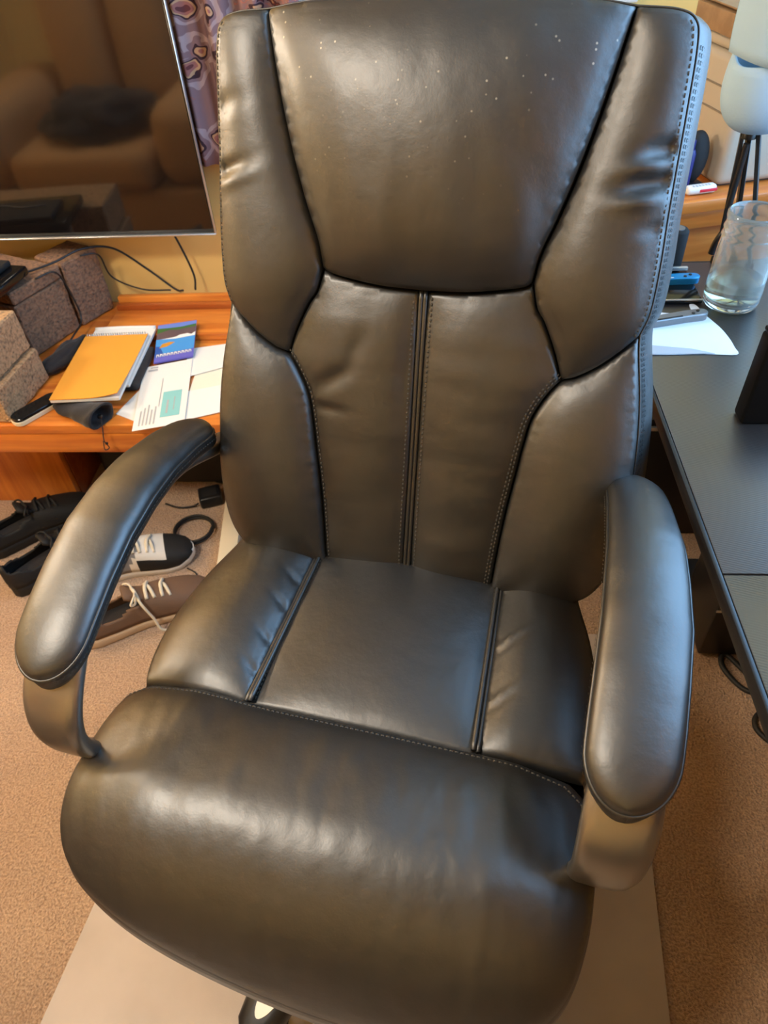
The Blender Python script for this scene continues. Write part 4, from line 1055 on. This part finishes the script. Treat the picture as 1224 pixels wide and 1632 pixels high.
shoe((-1.030, 1.045, 0.001), math.radians(48), 'black running shoe half hidden behind the left armrest', 'shoe_black', 'rubber', 'shoe_black')
shoe((-0.800, 0.905, 0.001), math.radians(30), 'brown leather sneaker with untied cream laces', 'shoe_brown', 'sole_cream', 'lace_cream', 0.305, loose=True)
shoe((-0.880, 1.085, 0.001), math.radians(20), 'white and grey sneaker with a black toe behind the brown one', 'shoe_white', 'shoe_white', 'lace_cream', 0.285, 0.12, m_toe='shoe_black', stripes='shoe_grey')

# ------------------------------------------------------------------ power strip, plugs and cords left of the chair
ps_ = tag(empty('cable_duct', (-0.527, 1.24, 0.0005), math.radians(7)), 'plain cream plastic bar lying on the carpet left of the chair back', 'plastic bar')
box('duct_body', (0, 0, 0.016), (0.050, 0.36, 0.031), 'cream_plastic', ps_, 0.004, 3)
box('duct_cover', (0, 0, 0.0335), (0.046, 0.356, 0.004), 'cream_plastic', ps_, 0.0015, 2)
ch = tag(empty('charger', (-0.615, 1.375, 0.001), math.radians(20)), 'black charger brick on the carpet beside the cream bar', 'charger')
box('brick', (0, 0, 0.018), (0.060, 0.055, 0.034), 'black_plastic', ch, 0.006, 3)
box('label_plate', (0, 0, 0.0355), (0.040, 0.036, 0.0008), 'black_matte', ch, 0)
pg = box('plug', (0, 0, 0.026), (0.045, 0.075, 0.050), 'black_plastic', None, 0.008, 3); pg.location = (-0.466, 1.155, 0.001)
tag(pg, 'bulky black plug block beside the near end of the cream bar', 'plug')
def cord(pts, label, r=0.0035):
    return cable(pts, label, r, 'rubber', None)
lp_ = [(-0.632 + 0.050 * math.cos(a) , 1.255 + 0.050 * math.sin(a), 0.005 + 0.0075 * i / 10) for i, a in enumerate(np.linspace(0.3, 4 * PI + 0.1, 22))]
cord(lp_ + [(-0.555, 1.30, 0.020)][:0], 'black cord coiled in a loop left of the cream bar', 0.0036)
cord([(-0.74, 1.36, 0.005), (-0.70, 1.345, 0.005), (-0.66, 1.348, 0.007), (-0.645, 1.355, 0.012)], 'thin black lead running into the charger brick', 0.0025)
cord([(-0.66, 1.50, 0.005), (-0.64, 1.465, 0.005), (-0.60, 1.445, 0.006), (-0.54, 1.45, 0.006)], 'black lead curving behind the charger brick', 0.003)
cord([(-0.62, 1.13, 0.004), (-0.595, 1.115, 0.004), (-0.580, 1.09, 0.004)], 'very thin dark cord on the carpet in front of the cream bar', 0.0018)

# ------------------------------------------------------------------ black desk on the right
DZ = 0.72
dk = tag(empty('computer_desk', (0.70, 0.55, 0)), 'black desk with a ribbed woven-look top, right of the chair', 'desk')
lb('desk_panel', (0.306, 0.5155, DZ - 0.016), (1.05, 1.245, DZ), 'desk_weave', 0.0015, dk)
lb('desk_panel', (0.306, -0.60, DZ - 0.016), (1.05, 0.5135, DZ), 'desk_weave', 0.0015, dk)
lb('edge_band', (0.300, -0.60, DZ - 0.020), (0.3055, 1.245, DZ - 0.0004), 'black_plastic', 0.001, dk)
lb('edge_band', (0.3057, 1.2452, DZ - 0.020), (1.05, 1.250, DZ - 0.0004), 'black_plastic', 0.001, dk)
for y in (-0.45, 1.12): lb('cross_beam', (0.34, y - 0.02, DZ - 0.060), (1.02, y + 0.02, DZ - 0.0205), 'black_matte', 0.003, dk)
lb('side_rail', (0.325, -0.43, DZ - 0.055), (0.355, 1.10, DZ - 0.0205), 'black_matte', 0.003, dk)
for y in (-0.45, 1.12):
    lb('desk_leg', (0.66, y - 0.03, 0.03), (0.74, y + 0.03, DZ - 0.0605), 'black_matte', 0.004, dk)
    lb('desk_foot', (0.42, y - 0.035, 0.001), (1.0, y + 0.035, 0.03), 'black_matte', 0.004, dk)
# computer tower and cabinet in the dark below
pc_ = tag(empty('computer_tower', (0.72, 0.99, 0)), 'black computer case on the carpet under the desk', 'computer')
lb('case', (0.555, 0.90, 0.006), (0.80, 1.045, 0.40), 'black_plastic', 0.006, pc_)
lb('trim_strip', (0.553, 0.897, 0.155), (0.802, 0.8995, 0.161), 'silver', 0.0008, pc_)
lb('foot', (0.57, 0.92, 0.0005), (0.60, 0.95, 0.006), 'rubber', 0.001, pc_); lb('foot', (0.74, 0.92, 0.0005), (0.77, 0.95, 0.006), 'rubber', 0.001, pc_)
cb = tag(empty('storage_cabinet', (0.62, 1.30, 0)), 'black cabinet with a dull grey door panel, in shade behind the desk', 'cabinet')
lb('carcass', (0.33, 1.262, 0.001), (0.80, 1.38, 0.60), 'black_plastic', 0.004, cb)
lb('door_panel', (0.36, 1.256, 0.36), (0.60, 1.2615, 0.56), 'window_grey', 0.002, cb)
lb('handle', (0.42, 1.248, 0.335), (0.54, 1.2555, 0.345), 'silver', 0.002, cb)
cord([(0.74, 0.80, 0.006), (0.66, 0.835, 0.006), (0.615, 0.90, 0.007), (0.598, 0.870, 0.008), (0.63, 0.815, 0.007), (0.69, 0.80, 0.018), (0.76, 0.83, 0.020)], 'thick black cord looped on the carpet under the desk edge', 0.0055)
cord([(0.74, 0.665, 0.006), (0.66, 0.690, 0.006), (0.625, 0.730, 0.006), (0.645, 0.765, 0.006), (0.72, 0.765, 0.006)], 'second black cord curling on the carpet nearer the viewer', 0.0055)

# things on the black desk
paper = tag(empty('paper_sheet', (0.37, 1.01, DZ)), 'white sheet of paper on the black desk beside the chair back', 'paper')
bm = bmesh.new(); pp = smooth2([(0.300, 0.945), (0.34, 0.943), (0.395, 0.944), (0.442, 0.941), (0.445, 0.962), (0.444, 0.99), (0.439, 1.02), (0.427, 1.058), (0.420, 1.090), (0.410, 1.091), (0.404, 1.060), (0.36, 1.068), (0.305, 1.075)], 4)
vs, es, fs, *_x = delaunay_2d_cdt([Vector(p) for p in pp], [], [list(range(len(pp)))], 1, 1e-7)
for z_ in (0.0006, 0.0011):
    b_ = [bm.verts.new((v.x - 0.37, v.y - 1.01, z_)) for v in vs]
    for f_ in fs: bm.faces.new([b_[i] for i in f_])
from_bm('sheet', bm, 'paper_cool', paper, False)
sheet('torn_strip', [(-0.07, -0.066, 0.0014), (0.042, -0.066, 0.0014), (0.012, -0.052, 0.0014), (-0.07, -0.036, 0.0014)], 'paper_grey', paper, 0.0004)
def knife(loc, rz, label, m, name):
    k = tag(empty(name, loc, rz), label, 'knife')
    bm = bmesh.new(); pr = smooth2([(-0.055, -0.008), (-0.03, -0.010), (0.02, -0.009), (0.045, -0.010), (0.054, -0.005), (0.055, 0.004), (0.048, 0.009), (0.02, 0.010), (-0.02, 0.008), (-0.055, 0.009)], 3)
    a = [bm.verts.new((x, y, 0)) for x, y in pr]; b = [bm.verts.new((x, y, 0.010)) for x, y in pr]; c = [bm.verts.new((x * .97, y * .85, 0.0115)) for x, y in pr]
    n = len(pr); bm.faces.new(a); bm.faces.new(c)
    for A, B in ((a, b), (b, c)):
        for i in range(n): bm.faces.new((A[i], A[(i + 1) % n], B[(i + 1) % n], B[i]))
    from_bm('handle', bm, m, k, True, 40)
    for x, y in ((0.040, 0.002), (0.030, -0.003)): lathe('screw', [(0, 0.0128), (0.0026, 0.0126), (0.0028, 0.0112), (0, 0.0112)], 'black_plastic', k, (x, y, 0), 14)
    box('clip', (-0.015, -0.007, 0.0122), (0.050, 0.003, 0.0012), 'black_plastic' if m != 'blue_anodised' else 'silver', k, 0.0004, 1)
    return k
knife((0.372, 1.038, DZ + 0.0015), math.radians(14), 'grey folding knife lying on the white paper', 'grey_metal', 'folding_knife')
tr = tag(empty('desk_tray', (0.40, 1.145, DZ)), 'shallow black tray with silver rims at the back of the desk', 'tray')
lb('tray_base', (0.325, 1.095, DZ + 0.0005), (0.432, 1.205, DZ + 0.006), 'black_gloss', 0.002, tr)
lb('tray_rim', (0.325, 1.199, DZ + 0.0065), (0.432, 1.206, DZ + 0.013), 'silver', 0.0015, tr)
lb('tray_rim', (0.325, 1.0935, DZ + 0.0065), (0.432, 1.0975, DZ + 0.009), 'silver', 0.001, tr)
knife((0.385, 1.158, DZ + 0.0065), math.radians(3), 'bright blue folding knife in the black tray', 'blue_anodised', 'folding_knife')
cy_ = tag(empty('cylinder_speaker', (0.408, 1.226, DZ)), 'small dark cylindrical speaker behind the chair back, on the desk', 'speaker')
lathe('body', [(0, 0.0005), (0.017, 0.0005), (0.019, 0.004), (0.019, 0.066), (0.016, 0.070), (0, 0.070)], 'black_matte', cy_)
lathe('top_disc', [(0.011, 0.0702), (0.011, 0.0716), (0, 0.0716)], 'grey_metal', cy_)
# glass jar
jr = tag(empty('glass_jar', (0.474, 1.094, DZ)), 'clear glass jar with a little water, standing on the black desk', 'jar')
outp = [(0, 0.0006), (0.035, 0.0006), (0.0405, 0.004), (0.0430, 0.012), (0.0435, 0.030), (0.0428, 0.060), (0.0418, 0.095), (0.0408, 0.110), (0.0425, 0.114), (0.0410, 0.118), (0.0400, 0.122), (0.0418, 0.126), (0.0402, 0.130), (0.0392, 0.136), (0.0412, 0.142), (0.0412, 0.149), (0.0385, 0.151)]
inp = [(0.0362, 0.149), (0.0360, 0.135), (0.0370, 0.118), (0.0380, 0.095), (0.0390, 0.060), (0.0396, 0.030), (0.0390, 0.016), (0.035, 0.010), (0, 0.008)]
lathe('glass', outp + inp, 'jar_glass', jr, seg=56)
lathe('water', [(0, 0.0082), (0.0351, 0.0102), (0.0391, 0.0162), (0.0397, 0.030), (0.0393, 0.047), (0.0386, 0.0470), (0, 0.0465)], 'jar_water', jr, seg=56)
# black speaker / block at the right edge
sp_ = tag(empty('upright_case', (0.452, 0.788, DZ)), 'slim upright glossy black case at the right edge of the picture, on the desk', 'case')
box('case_body', (0, 0, 0.063), (0.108, 0.030, 0.124), 'soft_black', sp_, 0.004, 3)
box('case_lid', (0, 0, 0.1285), (0.106, 0.029, 0.006), 'soft_black', sp_, 0.002, 2)
ms = blob('computer_mouse', (0.394, 0.482, DZ + 0.0005), (0.031, 0.054, 0.020), 'black_plastic', None, None, 0, 0.0, 4)
tag(ms, 'dark computer mouse at the right edge of the desk', 'mouse')
tube('scroll_wheel', [(-0.003, 0.030, 0.031), (0.003, 0.030, 0.031)], 0.006, 'rubber', ms, 3, 14)

# ------------------------------------------------------------------ wooden desk at the back right
wd = tag(empty('wooden_desk', (0.467, 1.411, 0), math.radians(14)), 'orange wooden desk against the wall behind the black desk', 'desk')
box('desk_top', (0.29, 0.13, 0.7475), (0.62, 0.265, 0.025), 'desk_wood', wd, 0.004)
box('drawer_rail', (0.30, 0.016, 0.7175), (0.64, 0.018, 0.034), 'desk_wood', wd, 0.003)
box('front_panel', (0.30, 0.030, 0.352), (0.62, 0.016, 0.69), 'desk_wood', wd, 0.003)
for x in (0.0, 0.60): box('desk_side', (x, 0.15, 0.367), (0.018, 0.22, 0.733), 'desk_wood', wd, 0.003)
def wdp(x, y, z): c, s_ = math.cos(math.radians(14)), math.sin(math.radians(14)); return (0.467 + x * c - y * s_, 1.411 + x * s_ + y * c, z)
pr_ = tag(empty('printer', wdp(0.235, 0.145, 0.7605), math.radians(14)), 'beige boxy printer on the wooden desk behind the cap', 'printer')
box('printer_body', (0, 0, 0.110), (0.30, 0.21, 0.214), 'beige_case', pr_, 0.016, 4)
box('printer_lid', (0, 0.002, 0.228), (0.29, 0.20, 0.020), 'beige_case', pr_, 0.008, 3)
box('groove', (-0.1505, 0, 0.165), (0.002, 0.19, 0.003), 'beige_dark', pr_, 0, 1)
box('groove', (-0.1505, 0, 0.125), (0.002, 0.19, 0.003), 'beige_dark', pr_, 0, 1)
for k in range(3): box('vent_slot', (0.05, -0.1055, 0.020 + 0.010 * k), (0.12, 0.002, 0.003), 'beige_dark', pr_, 0, 1)
box('printer_foot', (0, 0, 0.0016), (0.27, 0.18, 0.003), 'rubber', pr_, 0, 1)
cbx = tag(empty('cardboard_box', wdp(0.215, 0.15, 1.0005), math.radians(11)), 'flattened brown cardboard box lying on top of the printer', 'cardboard box')
box('box_body', (0, 0, 0.019), (0.27, 0.18, 0.036), 'cardboard', cbx, 0.002)
for x, rr in ((-0.068, 0.10), (0.069, -0.06)):
    f_ = box('flap', (0, 0, 0.0415), (0.131, 0.176, 0.003), 'cardboard', cbx, 0.0008, 1); f_.location = (x, 0, 0.001); f_.rotation_euler = (0, rr * 0.15, 0)
os_ = tag(empty('oval_speaker', wdp(0.050, 0.078, 0.7605), math.radians(14)), 'black oval speaker between printer and chair back', 'speaker')
bm = bmesh.new(); bmesh.ops.create_uvsphere(bm, u_segments=28, v_segments=16, radius=1)
for v in bm.verts: v.co = Vector((v.co.x * 0.026, v.co.y * 0.020, v.co.z * 0.048 + 0.052))
from_bm('body', bm, 'black_matte', os_)
box('stand', (0, 0, 0.004), (0.04, 0.035, 0.007), 'black_plastic', os_, 0.002)
nb_ = tag(empty('blue_bottle', wdp(0.026, 0.060, 0.7605)), 'slim navy blue bottle almost hidden by the chair back', 'bottle')
lathe('body', [(0, 0.0004), (0.011, 0.0004), (0.012, 0.003), (0.012, 0.066), (0.009, 0.074), (0, 0.074)], 'navy', nb_, seg=24); lathe('bottle_cap', [(0.0075, 0.0742), (0.0075, 0.090), (0, 0.090)], 'navy', nb_, seg=20)
pk = tag(empty('pen_packet', wdp(0.048, 0.030, 0.7605), math.radians(14)), 'small white and red packet at the edge of the wooden desk', 'packet')
box('packet_body', (0, 0, 0.009), (0.062, 0.020, 0.016), 'white_plastic', pk, 0.007, 4)
box('red_stripe', (0.012, -0.0095, 0.0085), (0.036, 0.003, 0.006), 'red', pk, 0.0014, 2)
bm = bmesh.new()
for k in range(6): add_box(bm, (-0.018 + 0.0065 * k, -0.0045 + 0.0003 * k, 0.0171), (0.0035, 0.006, 0.0006))
tag(from_bm('lettering', bm, 'ink_light', pk, False), kind='stuff')

# ------------------------------------------------------------------ tripod stand with a cap on it
td = tag(empty('tripod_stand', (0.512, 1.215, DZ)), 'slim black tripod stand on the desk, carrying the cap', 'tripod')
AP = Vector((-0.028, 0.018, 0.225))
for dx, dy in ((-0.018, 0.020), (0.024, -0.004), (0.004, 0.026)):
    ft_ = Vector((dx * 1.25, dy * 1.1, 0.008)); tp = AP + Vector((dx * 0.45, dy * 0.45, 0)); bm = bmesh.new()
    d = (tp - ft_); L_ = d.length; q_ = d.to_track_quat('Z', 'Y').to_matrix().to_4x4()
    add_box(bm, (0, 0, L_ / 2), (0.013, 0.007, L_), 0.0012, 1, Matrix.Translation(ft_) @ q_)
    lg_ = from_bm('tripod_leg', bm, 'black_plastic', td, True, 40)
    box('rubber_tip', tuple(ft_ + Vector((0, 0, -0.001))), (0.016, 0.011, 0.013), 'rubber', lg_, 0.002)
lathe('leg_collar', [(0, 0.208), (0.011, 0.208), (0.011, 0.220), (0.007, 0.2235), (0, 0.2235)], 'black_plastic', td, (-0.028, 0.018, 0), 20)
lathe('centre_column', [(0, 0.100), (0.005, 0.100), (0.005, 0.200), (0, 0.200)], 'black_plastic', td, (-0.028, 0.018, 0), 14)
tube('clamp', [(-0.034, 0.018, 0.020), (-0.030, 0.020, 0.040), (-0.022, 0.020, 0.060)], 0.007, 'black_plastic', td)
cp = tag(empty('cap', (0.480, 1.226, DZ + 0.226)), 'light blue cloth cap hanging crown down on the tripod', 'cap')
bm = bmesh.new(); nu, nv = 44, 16
def capp(u, v, off):
    th = 2 * PI * u / nu; ph = (PI / 2) * v / nv          # v=0 bottom of the crown, nv rim
    k_ = 1 - 0.24 * (v / nv) ** 3; rx, ry, rz = 0.072 * k_ - off, 0.066 * k_ - off, 0.105 - off
    x, y = rx * math.sin(ph) ** 0.8 * math.cos(th), ry * math.sin(ph) ** 0.8 * math.sin(th); z = 0.098 - rz * math.cos(ph) ** 0.9 if v < nv else 0.098
    z += 0.006 * math.sin(3 * th + 1) * (v / nv) ** 2 + 0.020 * (y / 0.06) * (v / nv)
    return (x + 0.004, y, z)
for off in (0.0, 0.004):
    top = bm.verts.new(capp(0, 0, off)); R_ = [[bm.verts.new(capp(u, v, off)) for u in range(nu)] for v in range(1, nv + 1)]
    for u in range(nu): bm.faces.new((top, R_[0][u], R_[0][(u + 1) % nu]))
    for A, B in zip(R_, R_[1:]):
        for u in range(nu): bm.faces.new((A[u], A[(u + 1) % nu], B[(u + 1) % nu], B[u]))
    if off == 0: rim0 = R_[-1]
for u in range(nu): bm.faces.new((rim0[u], rim0[(u + 1) % nu], R_[-1][(u + 1) % nu], R_[-1][u]))
from_bm('crown', bm, 'cap_cloth', cp)
bm = bmesh.new(); g2 = []
for off in (0.0, 0.003):
    gg = []
    for i in range(21):
        a = -1 + 2 * i / 20; row = []
        for j in range(11):
            b = j / 10; wd_ = 0.066 * (1 - 0.25 * b * b)
            row.append(bm.verts.new((0.008 + a * wd_, -0.012 - 0.046 * math.sqrt(max(0, 1 - (a * 0.95) ** 2)) + 0.035 * b + off + (0.060 * a * a) * 0.6, 0.088 + 0.012 * a * a + 0.145 * b * (1 - 0.22 * a * a))))
        gg.append(row)
    for i in range(20):
        for j in range(10): bm.faces.new((gg[i][j], gg[i + 1][j], gg[i + 1][j + 1], gg[i][j + 1]))
    g2.append(gg)
for i in range(20):
    for j in (0, 10): bm.faces.new((g2[0][i][j], g2[0][i + 1][j], g2[1][i + 1][j], g2[1][i][j]))
for j in range(10):
    for i in (0, 20): bm.faces.new((g2[0][i][j], g2[0][i][j + 1], g2[1][i][j + 1], g2[1][i][j]))
from_bm('brim', bm, 'cap_cloth', cp)

# ------------------------------------------------------------------ armchair seen in the television's reflection
sf = tag(empty('armchair', (-1.45, -0.05, 0)), 'tan upholstered armchair mirrored in the television screen', 'armchair')
def sfb(nm, a, b, r, m='sofa'):
    c = [(a[i] + b[i]) / 2 - (-1.45, -0.55, 0)[i] for i in range(3)]; s_ = [abs(b[i] - a[i]) for i in range(3)]
    return box(nm, c, s_, m, sf, r, 5)
sfb('base', (-2.00, -0.95, 0.04), (-0.92, -0.10, 0.24), 0.03)
sfb('seat_cushion', (-1.76, -0.72, 0.245), (-1.16, -0.06, 0.40), 0.05)
sfb('back_cushion', (-1.76, -1.02, 0.405), (-1.465, -0.70, 1.02), 0.09)
sfb('back_cushion', (-1.455, -1.02, 0.405), (-1.16, -0.70, 1.02), 0.09)
for a, b in ((-2.02, -1.77), (-1.15, -0.90)): sfb('arm', (a, -0.96, 0.245), (b, -0.08, 0.56), 0.09)
for x in (-1.93, -0.99):
    for y in (-0.88, -0.17): sfb('foot', (x - 0.03, y - 0.03, 0.001), (x + 0.03, y + 0.03, 0.039), 0.004, 'black_plastic')
blob('black_jacket', (-1.44, 0.13, 0.401), (0.24, 0.22, 0.085), 'black_fabric', 'rumpled black jacket lying on the armchair, mirrored in the screen', 'jacket', 5.0, 0.35, 4)

# ------------------------------------------------------------------ unseen dark cabinet added behind the camera to darken leather reflections
sb = tag(empty('added_sideboard', (-0.20, -1.52, 0)), 'unseen low dark cabinet added behind the viewer to darken leather reflections', 'added_sideboard')
mat('dark_wood', (0.035, 0.020, 0.012), 0.45)
lb('carcass', (-1.25, -1.74, 0.06), (0.85, -1.32, 0.74), 'dark_wood', 0.004, sb)
lb('worktop', (-1.27, -1.745, 0.7405), (0.87, -1.30, 0.765), 'dark_wood', 0.003, sb)
for k in range(4):
    d_ = lb('door', (-1.24 + 0.522 * k, -1.3195, 0.08), (-0.73 + 0.522 * k, -1.304, 0.725), 'dark_wood', 0.003, sb)
for x in (-1.2, 0.8): lb('foot', (x - 0.03, -1.70, 0.001), (x + 0.03, -1.36, 0.0595), 'dark_wood', 0.003, sb)
